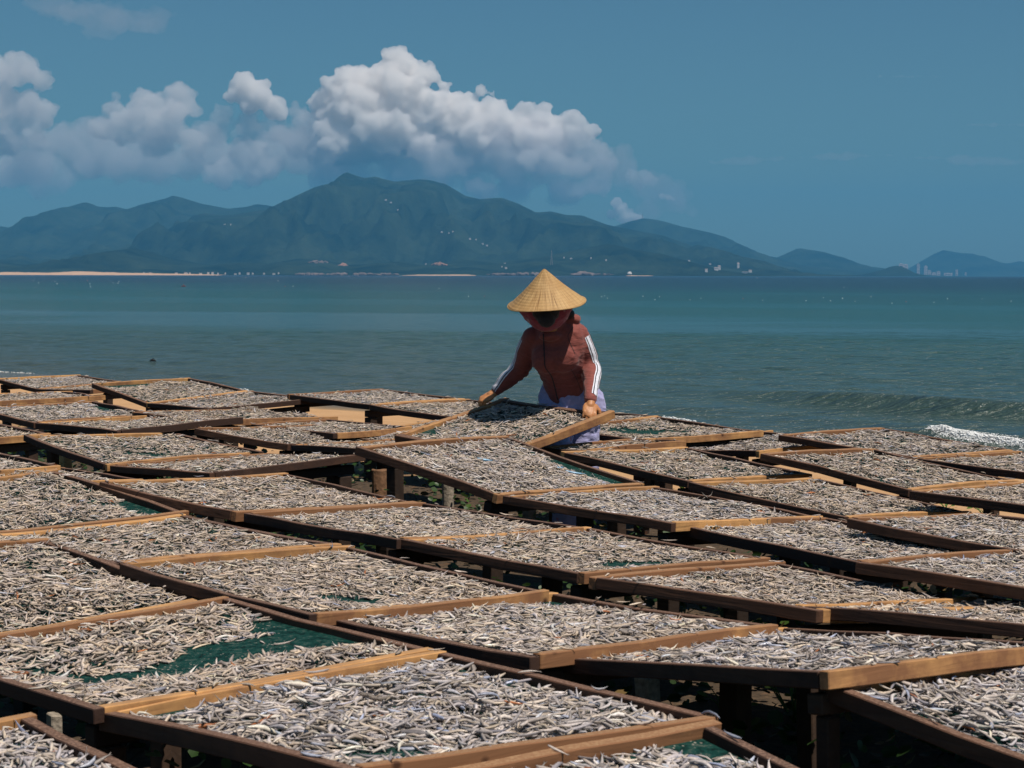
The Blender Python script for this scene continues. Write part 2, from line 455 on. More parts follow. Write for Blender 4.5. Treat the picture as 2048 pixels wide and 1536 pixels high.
    # waves
    def wave_noise(rot, sc, det, ro=0.6):
        w = N(nt, 'ShaderNodeTexNoise'); w.inputs['Scale'].default_value = 1.0; w.inputs['Detail'].default_value = det; w.inputs['Roughness'].default_value = ro
        mpw = N(nt, 'ShaderNodeMapping'); mpw.inputs['Rotation'].default_value = (0, 0, rot); mpw.inputs['Scale'].default_value = sc
        nt.links.new(geo.outputs['Position'], mpw.inputs[0]); nt.links.new(mpw.outputs[0], w.inputs['Vector']); return w
    w1 = wave_noise(0.35, (2.0, 4.6, 1), 4); w2 = wave_noise(-0.2, (0.22, 0.75, 1), 4)
    ad = N(nt, 'ShaderNodeMath', operation='MULTIPLY_ADD'); nt.links.new(w2.outputs[0], ad.inputs[0]); ad.inputs[1].default_value = 3.0; nt.links.new(w1.outputs[0], ad.inputs[2])
    b = bump(nt, p, ad.outputs[0], 0.5, 0.24)
    st = N(nt, 'ShaderNodeMapRange'); nt.links.new(rs.outputs[0], st.inputs[0]); st.inputs[3].default_value = 1.0; st.inputs[4].default_value = 0.16
    nt.links.new(st.outputs[0], b.inputs['Strength'])
    p.inputs['Roughness'].default_value = 0.2
    p.inputs['IOR'].default_value = 1.33
    # distant water shows mostly the near faces of its waves, slicks mirror the sky
    sp1 = N(nt, 'ShaderNodeMapRange'); nt.links.new(lg.outputs[0], sp1.inputs[0]); sp1.inputs[1].default_value = 1.5; sp1.inputs[2].default_value = 2.8; sp1.inputs[3].default_value = 0.38; sp1.inputs[4].default_value = 0.20
    sp2 = N(nt, 'ShaderNodeMix'); nt.links.new(rs.outputs[0], sp2.inputs[0]); nt.links.new(sp1.outputs[0], sp2.inputs[2]); sp2.inputs[3].default_value = 0.75
    nt.links.new(sp2.outputs[0], p.inputs['Specular IOR Level'])
    return m
sea = link_mesh('sea_water', mesh_np('sea_water', V, grid_quads(len(us), len(ys))), sea_mat())
tag(sea, kind='structure')

# ------------------------------------------------------------------ far shore
def hill_mat(name, g, gd):
    m, nt, p = new_mat(name)
    nz = noise_tex(nt, 0.004, 8, 0.65)
    r = ramp(nt, [(0.35, gd), (0.6, g), (0.78, (g[0] * 1.6, g[1] * 1.25, g[2] * 1.2))])
    nt.links.new(nz.outputs[0], r.inputs[0])
    n2 = noise_tex(nt, 0.03, 6, 0.7)
    c = mixc(nt, 0.8, r.outputs[0], n2.outputs[0], 'MULTIPLY')
    bump(nt, p, n2.outputs[0], 1.0, 12.0)
    nt.links.new(c, p.inputs['Base Color'])
    p.inputs['Roughness'].default_value = 1.0; p.inputs['Specular IOR Level'].default_value = 0
    return m
M_hill = hill_mat('forest_hillside', (0.050, 0.076, 0.046), (0.007, 0.018, 0.014))
def px_x(px, Y): return (px - 1024) / FOC * Y
def px_h(py, Y, px=1024): return at(px, py, Y).z
def terrain(name, Y0, Y1, Y2, sil, x0, x1, nx, ny, seed, rough=0.16):
    """hill: foot at Y0 (sea level), ridge at Y1 with heights from the silhouette, back foot at Y2"""
    xs = np.linspace(x0, x1, nx)                       # photo px columns
    sx, sy = np.array([s[0] for s in sil], float), np.array([s[1] for s in sil], float)
    ridge = np.array([px_h(y, Y1, x) for x, y in zip(xs, np.interp(xs, sx, sy))])
    ridge = np.maximum(ridge - SEA_Z, 0)
    ts = np.concatenate([np.linspace(0, 1, int(ny * 0.75)), np.linspace(1, 2, ny - int(ny * 0.75) + 1)[1:]])
    X = np.zeros((ny, nx)); Yv = np.zeros((ny, nx)); Z = np.zeros((ny, nx))
    for j, t in enumerate(ts):
        Y = Y0 + (Y1 - Y0) * t if t <= 1 else Y1 + (Y2 - Y1) * (t - 1)
        x = (xs - 1024) / FOC * Y1
        prof = t ** 1.15 if t <= 1 else (2 - t)
        nzv = vnoise(x / (Y1 * 0.055), np.full(nx, Y / (Y1 * 0.055)), seed, 5, 0.55)
        rg = 1 - np.abs(2 * nzv - 1) * 1.6
        gul = vnoise(x / (Y1 * 0.022) + 2.5 * (nzv - .5), np.full(nx, Y / (Y1 * 0.085)), seed + 1, 5, 0.55)
        mod = (rg - 0.55) * 0.55 + (gul - 0.5) * 0.75
        env = 4 * prof * (1 - prof) if t <= 1 else 0
        h = ridge * np.clip(prof + env * mod * (rough / 0.16) * 1.15, 0.0 if t == 0 else 0.01, prof * 0.45 + 0.56)
        X[j] = x; Yv[j] = Y + (vnoise(x / (Y1 * .03), x * 0, seed + 2, 3) - .5) * (Y1 - Y0) * .35 * (1 - abs(1 - t)) ; Z[j] = SEA_Z - (2 if (t == 0 or t == 2) else 0) + h
    V = np.stack([X.ravel(), Yv.ravel(), Z.ravel()], 1)
    o = link_mesh(name, mesh_np(name, V, grid_quads(nx, ny)), M_hill)
    tag(o, kind='structure')
    return o
S_back = [(-500, 470), (-300, 440), (-120, 470), (0, 452), (20, 456), (60, 440), (110, 421), (140, 411), (160, 402), (172, 405), (185, 411), (203, 412), (215, 410), (240, 416), (270, 409), (300, 402), (345, 391), (370, 396), (400, 405), (420, 411), (470, 420), (500, 416), (520, 410), (545, 413), (570, 419), (620, 415), (760, 420), (1000, 480), (1200, 548)]
S_main = [(-500, 500), (-200, 520), (-50, 508), (40, 500), (130, 513), (170, 495), (215, 492), (240, 480), (290, 494), (350, 468), (380, 448), (408, 426), (440, 430), (500, 427), (560, 421), (575, 417), (600, 396), (620, 382), (640, 370), (668, 366), (680, 361), (690, 350), (698, 346), (712, 352), (730, 357), (750, 354), (765, 358), (790, 363), (815, 361), (835, 359), (870, 363), (890, 367), (910, 378), (930, 390), (960, 398), (1003, 397), (1035, 408), (1070, 425), (1100, 423), (1130, 430), (1165, 430), (1215, 448), (1260, 457), (1330, 472), (1380, 488), (1420, 505), (1470, 522), (1510, 537), (1545, 546), (1580, 549.5)]
S_front = [(-400, 535), (-100, 528), (0, 524), (60, 530), (120, 523), (175, 510), (230, 500), (270, 496), (330, 513), (390, 526), (430, 531), (480, 524), (540, 527), (600, 518), (650, 520), (700, 530), (800, 523), (850, 530), (930, 520), (1000, 526), (1080, 515), (1150, 500), (1215, 488), (1265, 500), (1320, 508), (1380, 525), (1430, 540), (1480, 548.5)]
S_r3 = [(1120, 520), (1180, 470), (1215, 456), (1245, 447), (1262, 442), (1285, 436.5), (1310, 440), (1330, 444), (1360, 453), (1400, 461), (1440, 470), (1470, 483), (1500, 497), (1545, 516), (1600, 532), (1660, 544), (1700, 549.5)]
S_r4 = [(1480, 549), (1520, 530), (1548, 517), (1575, 505), (1590, 498), (1600, 496.5), (1615, 499), (1640, 502), (1660, 508), (1680, 514), (1700, 524), (1720, 532), (1745, 540), (1770, 546), (1800, 550)]
S_i1 = [(1725, 550), (1740, 545), (1760, 540), (1775, 534), (1788, 531.5), (1800, 533), (1815, 540), (1825, 546), (1832, 550)]
S_i2 = [(1535, 550), (1550, 541), (1562, 538), (1575, 542), (1590, 538), (1600, 543), (1612, 550)]
S_r6 = [(1790, 550), (1820, 538), (1840, 522), (1860, 510), (1880, 500.5), (1900, 503), (1920, 506), (1945, 507), (1965, 513), (1990, 521), (2020, 527), (2045, 522), (2060, 526), (2120, 536), (2300, 530), (2600, 545)]
terrain('far_hills', 8500, 10500, 12500, S_back, -500, 1200, 260, 36, 21, 0.12)
terrain('mountain', 6600, 8800, 10500, S_main, -500, 1580, 420, 90, 31, 0.20)
terrain('coastal_hills', 5600, 6500, 7600, S_front, -400, 1480, 420, 60, 44, 0.16)
terrain('far_headland', 9500, 11500, 13000, S_r3, 1120, 1700, 200, 50, 54, 0.12)
terrain('far_headland', 10500, 12000, 13500, S_r4, 1480, 1800, 140, 40, 64, 0.12)
terrain('islet', 8300, 8600, 8900, S_i1, 1725, 1832, 60, 14, 74, 0.08)
terrain('islet', 7000, 7200, 7400, S_i2, 1535, 1612, 50, 12, 84, 0.08)
terrain('distant_hills', 14000, 15500, 16500, S_r6, 1790, 2600, 160, 24, 94, 0.08)

hill_trees = []
for o in [q for q in COL.objects if q.type == 'MESH' and q.name.split('.')[0] in ('far_hills', 'mountain', 'coastal_hills', 'far_headland')]:
    hill_trees.append(BVHTree.FromPolygons([v.co for v in o.data.vertices], [tuple(p.vertices) for p in o.data.polygons]))
def on_hill(px, py, fallback):
    """the point of the slope that is seen at this photo pixel"""
    best = None
    for tr_ in hill_trees:
        h = tr_.ray_cast(Vector((0, 0, CAMZ)), ray(px, py).normalized())
        if h[0] is not None and (best is None or h[3] < best[3]): best = h
    return best[0].copy() if best else at(px, py, fallback)

# long sand spit on the left and a small beach
M_dune = simple_mat('dune_sand', (0.62, 0.40, 0.24), 0.95, 0.05, 0.12, 0)
def dune(name, x0, x1, Y, hpx, seed):
    xs = np.linspace(x0, x1, 160); ts = np.linspace(0, 1, 8)
    X = np.zeros((8, 160)); Yv = X.copy(); Z = X.copy()
    hh = np.interp(xs, [a for a, b in hpx], [b for a, b in hpx]) * Y / FOC * (0.75 + 0.5 * vnoise(xs / 18.0, xs * 0, seed, 3))
    for j, t in enumerate(ts):
        X[j] = (xs - 1024) / FOC * Y; Yv[j] = Y + t * 260 + vnoise(xs / 30, xs * 0 + t, seed + 1, 2) * 40
        Z[j] = SEA_Z - 0.5 + hh * math.sin(min(t * 1.6, 1) * math.pi / 2) * (1 if t < .9 else .3)
    V = np.stack([X.ravel(), Yv.ravel(), Z.ravel()], 1)
    return tag(link_mesh(name, mesh_np(name, V, grid_quads(160, 8)), M_dune), kind='structure')
dune('sand_spit', -500, 430, 5200, [(-500, 6), (0, 6), (60, 5), (120, 8), (150, 7), (220, 5), (300, 4), (430, 1.2)], 5)
dune('far_beach', 800, 950, 5400, [(800, 1), (830, 2.5), (930, 2.5), (950, 1)], 6)
dune('far_beach', 1255, 1310, 5500, [(1255, 1), (1265, 2), (1300, 2), (1310, 1)], 7)

# rock cliffs along the waterline and bare patches higher up
M_rock = simple_mat('pinkish_rock', (0.17, 0.125, 0.11), 0.95, 0.05, 0.35, 0)
M_quarry = simple_mat('bare_orange_earth', (0.30, 0.155, 0.10), 0.95, 0.02, 0.2, 0)
def rock_heap(name, label, cx, cy, wpx, hpx, Y, n, mat, seed):
    r = random.Random(seed); parts = []
    for i in range(n):
        px = cx + r.uniform(-wpx, wpx) / 2
        b = on_hill(px, cy - (2 if cy > 545 else 0), Y) if cy < 540 else at(px, cy, Y + r.uniform(-40, 40))
        s = b.y / FOC
        hh = hpx * s * r.uniform(.35, 1.0) * (1 - 0.5 * abs(px - cx) / (wpx / 2)); ww = hpx * s * r.uniform(.6, 1.4)
        bm = bmesh.new(); bmesh.ops.create_icosphere(bm, subdivisions=1, radius=1)
        vs = [Vector((v.co.x * ww, v.co.y * ww, (v.co.z) * hh)) * r.uniform(.7, 1.15) + b for v in bm.verts]
        fs = [tuple(v.index for v in f.verts) for f in bm.faces]; bm.free(); parts.append((vs, fs))
    V_, F_ = merge(parts)
    o = link_mesh(name, mesh_py(name, V_, F_), mat)
    return tag(o, label, 'rocks')
rocks = [(620, 549, 55, 6, 'pinkish shore rocks right of the far beach huts'), (700, 549, 90, 7, 'jagged pink rocks on the waterline below the tallest peak'), (770, 549, 50, 5, 'low grey rocks ending just left of the small far beach'),
         (1000, 549, 60, 5, 'low rocks on the waterline left of the straw hat'), (1050, 549, 50, 8, 'pale cliff rocks just left of the hat tip'), (1165, 549, 30, 10, 'rounded pink rock headland right of the hat tip'),
         (1205, 549, 40, 4, 'low grey rocks left of the white dome on the far shore'), (1400, 549, 60, 7, 'streaked rock cliffs below the far headland'), (1440, 548, 40, 6, 'pale rock scar on the far headland shore'), (1575, 549, 40, 4, 'rocks at the foot of the small islet')]
for i, (cx, cy, w, h, lb) in enumerate(rocks):
    rock_heap('shore_rocks', lb, cx, cy, w, h, 5500 if cx < 1300 else 7000, int(w / 2.2), M_rock, i)
rock_heap('bare_earth_slope', 'orange bare earth scar low on the hillside left of the hat', 878, 530, 18, 8, 5850, 26, M_quarry, 50)
rock_heap('bare_earth_slope', 'pinkish bare rock slope above the shore on the left', 637, 525, 34, 6, 5950, 26, M_rock, 51)
rock_heap('bare_earth_slope', 'small orange earth scar beside the pinkish rock slope', 686, 531, 12, 6, 5900, 14, M_quarry, 52)

# houses: white specks on shore and slopes
M_white = simple_mat('white_plaster', (0.60, 0.58, 0.56), 0.8, 0.3, 0.05, 0)
M_roof = simple_mat('grey_roof', (0.35, 0.28, 0.26), 0.8, 0.3, 0.1, 0)
M_win = simple_mat('dark_glass', (0.05, 0.06, 0.08), 0.3, 0.3, 0.1, 0)
def house(base, w, d, h, label, cat='house', group=None, name='house', roof=True):
    e = empty(name, base)
    c = [(-w/2, -d/2, -3), (w/2, -d/2, -3), (w/2, d/2, -3), (-w/2, d/2, -3), (-w/2, -d/2, h), (w/2, -d/2, h), (w/2, d/2, h), (-w/2, d/2, h)]
    link_mesh('wall', mesh_py('wall', *hexa(c)), M_white, e)
    if roof:
        rh = h * .35; ov = w * .06
        vs = [(-w/2-ov, -d/2-ov, h), (w/2+ov, -d/2-ov, h), (w/2+ov, d/2+ov, h), (-w/2-ov, d/2+ov, h), (-w/2, 0, h+rh), (w/2, 0, h+rh)]
        link_mesh('roof', mesh_py('roof', vs, [(3, 2, 1, 0), (0, 1, 5, 4), (2, 3, 4, 5), (1, 2, 5), (3, 0, 4)]), M_roof, e)
    tag(e, label, cat, group)
    return e
hr = random.Random(3)
shore_spots = [(x, 546 + hr.uniform(-2, 1)) for x in (40, 55, 182, 190, 200, 212, 228, 236, 292, 302, 357, 368, 384, 400, 412, 424, 436, 446, 470, 478, 494, 508, 530, 545, 560)]
for x, y in shore_spots:
    s = 5450 / FOC
    house(at(x + hr.uniform(-5, 5), 547.5 - hr.random() * 1.5, 5450 + hr.uniform(0, 60)), hr.uniform(1.5, 6) * s, 8, hr.uniform(.7, 2.0) * s, 'tiny pale house on the far left shore behind the sand spit', group='houses behind the sand spit')
hill_spots = [(450, 449), (462, 449), (772, 400), (782, 405), (796, 420), (884, 464), (898, 466), (906, 463), (940, 478), (952, 479), (965, 488), (974, 491), (1128, 515), (1142, 517), (1182, 516), (1212, 520), (1010, 527), (1004, 534), (1012, 536), (852, 529), (1420, 528), (1378, 522)]
for x, y in hill_spots:
    Yh = 6100 + (548 - y) * 16 if y > 480 else 7000 + (548 - y) * 7
    pt = on_hill(x, y, Yh); s = pt.y / FOC
    house(pt + Vector((0, -4, 0)), hr.uniform(2, 4.5) * s, 9, hr.uniform(.9, 1.6) * s, 'tiny white building on the wooded mountain slope', group='buildings scattered on the mountain slope')
for x, y, w, h in ((1412, 541, 5, 4), (1432, 538, 8, 4), (1438, 537, 5, 6), (1476, 534, 4, 8), (1490, 544, 12, 2), (1500, 543, 6, 4)):
    pt = on_hill(x, y + 2, 6900); s = pt.y / FOC
    house(pt + Vector((0, -5, 0)), w * s, 12, h * s, 'tiny white building on the far right headland shore', group='buildings on the right headland')
dm = []
for i in range(5):
    a = i / 4 * math.pi / 2
    dm.append([(7 * math.cos(a) * math.cos(t * math.pi / 6), 7 * math.cos(a) * math.sin(t * math.pi / 6), 7 * math.sin(a)) for t in range(12)])
dv = [v for r_ in dm for v in r_]; df = [(i * 12 + k, i * 12 + (k + 1) % 12, (i + 1) * 12 + (k + 1) % 12, (i + 1) * 12 + k) for i in range(4) for k in range(12)]
tag(link_mesh('dome_building', mesh_py('dome', dv, df, True), M_white, loc=at(1259, 548, 5450)), 'small white domed building on the far shore', 'building')
# city towers
M_conc = simple_mat('tower_concrete', (0.72, 0.60, 0.55), 0.8, 0.05, 0.08, 0)
Yt = 12500
for x, top, w, lb in ((1802, 528, 9, 'left of the two joined pale tower blocks behind the islet'), (1811, 529, 8, 'right of the two joined pale tower blocks behind the islet'), (1836, 528, 5, 'slim pale tower standing alone right of the islet'),
                      (1851, 532, 6, 'mid height pale tower beside the low blocks'), (1859, 541, 5, 'short block right of the mid height tower'), (1868, 545, 7, 'low pale block at the foot of the towers'), (1877, 543, 6, 'low cream block with a stepped top'), (1896, 546, 16, 'long low white building on the city shore'), (1913, 540, 4, 'thin pale tower furthest right'), (1931, 545, 2.5, 'very thin faint tower near the right hills')):
    s = Yt / FOC
    b = at(x, 551.0, Yt); h = (551 - top) * s; ww = w * s
    e = empty('tower_block', b)
    c = [(-ww/2, -10, 0), (ww/2, -10, 0), (ww/2, 10, 0), (-ww/2, 10, 0), (-ww/2, -10, h), (ww/2, -10, h), (ww/2, 10, h), (-ww/2, 10, h)]
    link_mesh('wall', mesh_py('wall', *hexa(c)), M_conc, e)
    nf = max(1, int(h / 9)); parts = []
    for k in range(nf):
        z = (k + .35) * h / nf
        c = [(-ww*.4, -10.5, z), (ww*.4, -10.5, z), (ww*.4, -9.5, z), (-ww*.4, -9.5, z), (-ww*.4, -10.5, z+h/nf*.35), (ww*.4, -10.5, z+h/nf*.35), (ww*.4, -9.5, z+h/nf*.35), (-ww*.4, -9.5, z+h/nf*.35)]
        parts.append(hexa(c))
    link_mesh('window_band', mesh_py('wb', *merge(parts)), M_win, e)
    c = [(-ww*.25, -5, h), (ww*.2, -5, h), (ww*.2, 5, h), (-ww*.25, 5, h), (-ww*.25, -5, h*1.04), (ww*.2, -5, h*1.04), (ww*.2, 5, h*1.04), (-ww*.25, 5, h*1.04)]
    link_mesh('roof_block', mesh_py('rb', *hexa(c)), M_conc, e)
    tag(e, lb, 'tower')
# masts
M_steel = simple_mat('mast_steel', (0.25, 0.22, 0.22), 0.6, 1, 0.1, 0)
def mast(px, top, base, Y, wpx, lb):
    s = Y / FOC; b = at(px, base, Y); h = (base - top) * s; w = wpx * s / 2
    parts = []
    for sx_, sy_ in ((-1, -1), (1, -1), (1, 1), (-1, 1)):
        parts.append(tube_mesh([(sx_ * w, sy_ * w, 0), (sx_ * w * .15, sy_ * w * .15, h * .8), (0, 0, h)], [w * .22, w * .18, w * .12], 4))
    for k in range(1, 8):
        z = h * k / 9; q = w * (1 - .85 * k / 7.2)
        parts.append(tube_mesh([(-q, -q, z), (q, -q, z)], [w * .12] * 2, 4)); parts.append(tube_mesh([(q, q, z), (-q, q, z)], [w * .12] * 2, 4))
    tag(link_mesh('radio_mast', mesh_py('mast', *merge(parts)), M_steel, loc=b), lb, 'mast')
mast(1285, 426, 440, 11480, 2.4, 'thin radio mast on top of the far right headland ridge')
mast(1103, 500, 530, on_hill(1103, 530, 6350).y - 5, 4, 'lattice pylon on the slope above the hat')
# ------------------------------------------------------------------ haze box (air over the bay)
def haze_box():
    x0, x1, y0, y1, z0, z1 = -9000, 9000, -400, 17500, -6.0, 760.0
    c = [(x0, y0, z0), (x1, y0, z0), (x1, y1, z0), (x0, y1, z0), (x0, y0, z1), (x1, y0, z1), (x1, y1, z1), (x0, y1, z1)]
    m = bpy.data.materials.new('bay_haze'); m.use_nodes = True
    nt = m.node_tree; nt.nodes.clear()
    out = nt.nodes.new('ShaderNodeOutputMaterial'); v = nt.nodes.new('ShaderNodeVolumePrincipled')
    v.inputs['Color'].default_value = (0.13, 0.48, 0.82, 1)
    v.inputs['Density'].default_value = HAZE_D
    v.inputs['Anisotropy'].default_value = 0.0
    nt.links.new(v.outputs[0], out.inputs['Volume'])
    o = link_mesh('haze', mesh_py('haze', *hexa(c)), m)
    tag(o, kind='stuff')
HAZE_D = 0.00008
haze_box()

# ------------------------------------------------------------------ clouds
def cloud_mat(name, density, alb=(0.9995, 0.992, 0.986, 1)):
    m = bpy.data.materials.new(name); m.use_nodes = True
    nt = m.node_tree; nt.nodes.clear()
    out = nt.nodes.new('ShaderNodeOutputMaterial'); v = nt.nodes.new('ShaderNodeVolumePrincipled')
    v.inputs['Color'].default_value = alb
    v.inputs['Density'].default_value = density
    v.inputs['Anisotropy'].default_value = 0.15
    nt.links.new(v.outputs[0], out.inputs['Volume'])
    return m
def fbm3(P, scale, seed, octaves=4, gain=0.5):
    r = np.zeros(len(P)); amp = 1; tot = 0
    for o in range(octaves):
        Q = P / scale * 2 ** o + seed * 7.31 + o * 19.7
        I = np.floor(Q).astype(np.int64); F = Q - I; F = F * F * (3 - 2 * F)
        def h(dx, dy, dz):
            v = ((I[:, 0] + dx) * 374761393 + (I[:, 1] + dy) * 668265263 + (I[:, 2] + dz) * 2147483647 + seed * 97 + o * 131) & 0x7fffffff
            v = (v ^ (v >> 13)) * 1274126177 & 0x7fffffff
            return ((v ^ (v >> 16)) & 0xffff) / 65535.0
        x, y, z = F[:, 0], F[:, 1], F[:, 2]
        c = (((h(0,0,0)*(1-x)+h(1,0,0)*x)*(1-y)+(h(0,1,0)*(1-x)+h(1,1,0)*x)*y)*(1-z)+((h(0,0,1)*(1-x)+h(1,0,1)*x)*(1-y)+(h(0,1,1)*(1-x)+h(1,1,1)*x)*y)*z)
        r += amp * c; tot += amp; amp *= gain
    return r / tot
def ico(sub):
    bm = bmesh.new(); bmesh.ops.create_icosphere(bm, subdivisions=sub, radius=1)
    v = np.array([tuple(q.co) for q in bm.verts]); f = np.array([[w.index for w in q.verts] for q in bm.faces]); bm.free()
    return v, f
ICO2, ICO1 = ico(2), ico(1)
CLOUD_Y = 21000.0
def cloud(blobs, label, mat, seed, Y=CLOUD_Y, voxel=2.6, puff=1.0, flat=None, disp=1.0, squash=1.0):
    r = np.random.default_rng(seed)
    s = Y / FOC
    sph = []
    for b in blobs:
        cx, cy, R = b[:3]
        dy = b[3] if len(b) > 3 else 0.0
        c = np.array([cx - 1024.0, dy * R + r.uniform(-.25, .25) * R, 550.0 - cy])
        sph.append((c, R * .93))
        if puff > 0:
            for k in range(int(16 * puff)):
                d = r.normal(size=3); d /= np.linalg.norm(d)
                if d[2] < -0.3: d[2] *= -0.6
                if d[1] > 0.4: d[1] *= -1
                R2 = R * r.uniform(.20, .50); c2 = c + d * R * r.uniform(.70, .90) * np.array([1, 1, squash])
                sph.append((c2, R2))
                for q in range(int(4 * puff)):
                    d2 = r.normal(size=3); d2 /= np.linalg.norm(d2); d2 = d2 + d * .8; d2 /= np.linalg.norm(d2)
                    R3 = R2 * r.uniform(.25, .5)
                    if R3 > voxel * .9: sph.append((c2 + d2 * R2 * .88, R3))
    Vs, Fs, k = [], [], 0
    for c, R in sph:
        v, f = ICO2 if R > 9 else ICO1
        w = v * R * np.array([1, 1, squash]) + c
        if flat is not None: w[:, 2] = np.where(w[:, 2] < flat, flat + (w[:, 2] - flat) * .25, w[:, 2])
        Vs.append(w); Fs.append(f + k); k += len(v)
    V = np.concatenate(Vs); F = np.concatenate(Fs)
    me = mesh_np('cloud_src', V, F)
    o = bpy.data.objects.new('cloud_src', me); COL.objects.link(o)
    md = o.modifiers.new('r', 'REMESH'); md.mode = 'VOXEL'; md.voxel_size = voxel; md.use_smooth_shade = True
    dg = bpy.context.evaluated_depsgraph_get()
    me2 = bpy.data.meshes.new_from_object(o.evaluated_get(dg))
    bpy.data.objects.remove(o, do_unlink=True); bpy.data.meshes.remove(me)
    n = len(me2.vertices)
    P = np.empty(n * 3, np.float32); me2.vertices.foreach_get('co', P); P = P.reshape(-1, 3).astype(float)
    Nn = np.empty(n * 3, np.float32); me2.vertices.foreach_get('normal', Nn); Nn = Nn.reshape(-1, 3)
    a = (fbm3(P, 48, seed, 6, 0.62) - .5) * 62 + (fbm3(P, 16, seed + 1, 4, .6) - .5) * 24.0 + (fbm3(P, 7, seed + 2, 2, .5) - .5) * 7.0
    P = P + Nn * (a * disp)[:, None]
    me2.vertices.foreach_set('co', P.astype(np.float32).ravel()); me2.update()
    o = bpy.data.objects.new('cloud_src', me2); COL.objects.link(o)
    md = o.modifiers.new('r', 'REMESH'); md.mode = 'VOXEL'; md.voxel_size = voxel * 1.2; md.use_smooth_shade = True
    me3 = bpy.data.meshes.new_from_object(o.evaluated_get(bpy.context.evaluated_depsgraph_get()))
    bpy.data.objects.remove(o, do_unlink=True); bpy.data.meshes.remove(me2); me2 = me3
    n = len(me2.vertices)
    P = np.empty(n * 3, np.float32); me2.vertices.foreach_get('co', P); P = P.reshape(-1, 3).astype(float)
    if disp >= .2 and puff > .45:
        Nn = np.empty(n * 3, np.float32); me2.vertices.foreach_get('normal', Nn); Nn = Nn.reshape(-1, 3)
        P = P + Nn * ((fbm3(P, 11, seed + 5, 3, .6) - .5) * 9.0 + (fbm3(P, 5, seed + 6, 1) - .5) * 3.0)[:, None]
    # to the world: photo pixels -> metres at distance Y
    W = np.stack([P[:, 0] * s, Y + P[:, 1] * s, CAMZ + P[:, 2] * s], 1)
    me2.vertices.foreach_set('co', W.astype(np.float32).ravel()); me2.update()
    ob = link_mesh('cloud', me2, mat)
    return tag(ob, label, 'cloud')
CM_dense = cloud_mat('cumulus', 0.019)
CM_mid = cloud_mat('soft_cumulus', 0.0062, (0.995, 0.985, 0.985, 1))
CM_thin = cloud_mat('grey_cloud', 0.0030, (0.93, 0.925, 0.94, 1))
CM_veil = cloud_mat('cloud_veil', 0.0016, (0.93, 0.92, 0.94, 1))
cloud([(790,142,34),(838,158,30),(762,178,42),(705,165,34),(678,200,42),(735,215,58),(812,212,55,-.3),(700,232,55,-.2),(770,262,55,-.5),(850,245,38),(880,200,26,.4),(655,230,30),(690,285,52,-.5),(745,285,45,-.6),(830,285,38,-.4)],
      'towering bright white cumulus above the mountain peak', CM_dense, 3)
cloud([(962,185,14,.5),(985,190,10,.5),(1010,203,11,.5),(930,225,34,.2),(985,245,42),(1045,235,28),(1090,222,15,.4),(1075,255,34,-.2),(1115,250,20,.3),(1150,252,9,.4),(960,285,36,-.3),(1050,292,36,-.3),(1120,290,32,-.1),(1175,275,20),(900,255,40,.1),(1188,270,14,.2),(930,250,40),(1010,260,42),(1090,275,40),(1140,270,30)],
      'ragged white cumulus right of the towering one, crossed by a thin dark streak', CM_dense, 5, disp=.75)
cloud([(492,184,27),(520,200,28),(470,196,18),(548,222,24),(563,214,14),(500,215,25),(562,232,13)],
      'small crisp white cloud left of the towering cumulus', CM_dense, 7, disp=.5)
cloud([(450,240,24),(500,255,34,.3),(548,265,28,.2),(440,265,26,.3),(585,270,22,.4),(610,282,20,.5)],
      'grey shaded cloud body under the small crisp white cloud', CM_thin, 8, puff=.6)
cloud([(360,200,34),(300,215,38),(345,240,42,-.3),(388,225,26),(270,250,36),(320,280,42),(385,285,34),(240,275,26),(225,215,22,.6),(205,260,24,.5)],
      'soft rounded mauve white cloud above the left hills', CM_mid, 9, puff=.55)
cloud([(10,160,42),(55,150,30),(88,165,20),(0,215,50),(50,225,44),(95,230,28),(20,285,42),(-40,200,60),(60,280,30)],
      'soft pale cloud bank cut by the left edge of the sky', CM_mid, 11, puff=.5)
cloud([(485,322,32),(520,312,28),(548,335,28),(455,345,30),(420,352,24),(500,355,30,-.2)],
      'low mauve cloud left of the mountain peak', CM_mid, 13, puff=.7)
cloud([(60,320,34),(100,335,34),(85,370,32),(125,365,28),(40,350,26),(180,335,22)],
      'low ragged cloud over the leftmost hill', CM_thin, 15, puff=.7)
cloud([(170,325,60),(240,325,62),(310,335,60),(380,330,55),(450,320,55),(520,330,55),(600,320,60),(655,335,45),(200,280,55),(560,290,50),(130,290,55),(60,340,60),(0,350,70),(-60,330,60),(640,290,48),(420,280,40),(300,290,50)],
      'flat grey cloud base stretching over the left hills', CM_thin, 17, puff=.4, flat=550-385, squash=.7, Y=22500)
cloud([(620,245,38),(600,290,46),(660,315,52),(700,318,55),(770,305,58),(850,310,62),(930,320,62),(1010,325,62),(1090,330,60),(1160,325,50),(1205,325,30),(1130,380,44),(1030,375,42),(940,358,34),(760,345,30),(850,348,34),(1190,370,36),(980,280,50),(1080,280,50),(650,352,40),(720,352,42),(800,350,44),(880,352,42),(960,378,40)],
      'grey cloud base resting on the mountain top and trailing right', cloud_mat('base_cloud', 0.0046, (0.94, 0.93, 0.945, 1)), 19, puff=.5, flat=550-400, squash=.75)
cloud([(1262,358,16),(1290,356,18),(1305,364,12),(1275,370,14)], 'small soft mauve cloud right of the mountain', CM_mid, 21, puff=.6, voxel=2, disp=.3, Y=20500)
cloud([(1322,393,8),(1335,396,8),(1345,400,6)], 'tiny bright cloud puff above the far headland', CM_dense, 23, puff=.6, voxel=1.5, disp=.12, Y=20500)
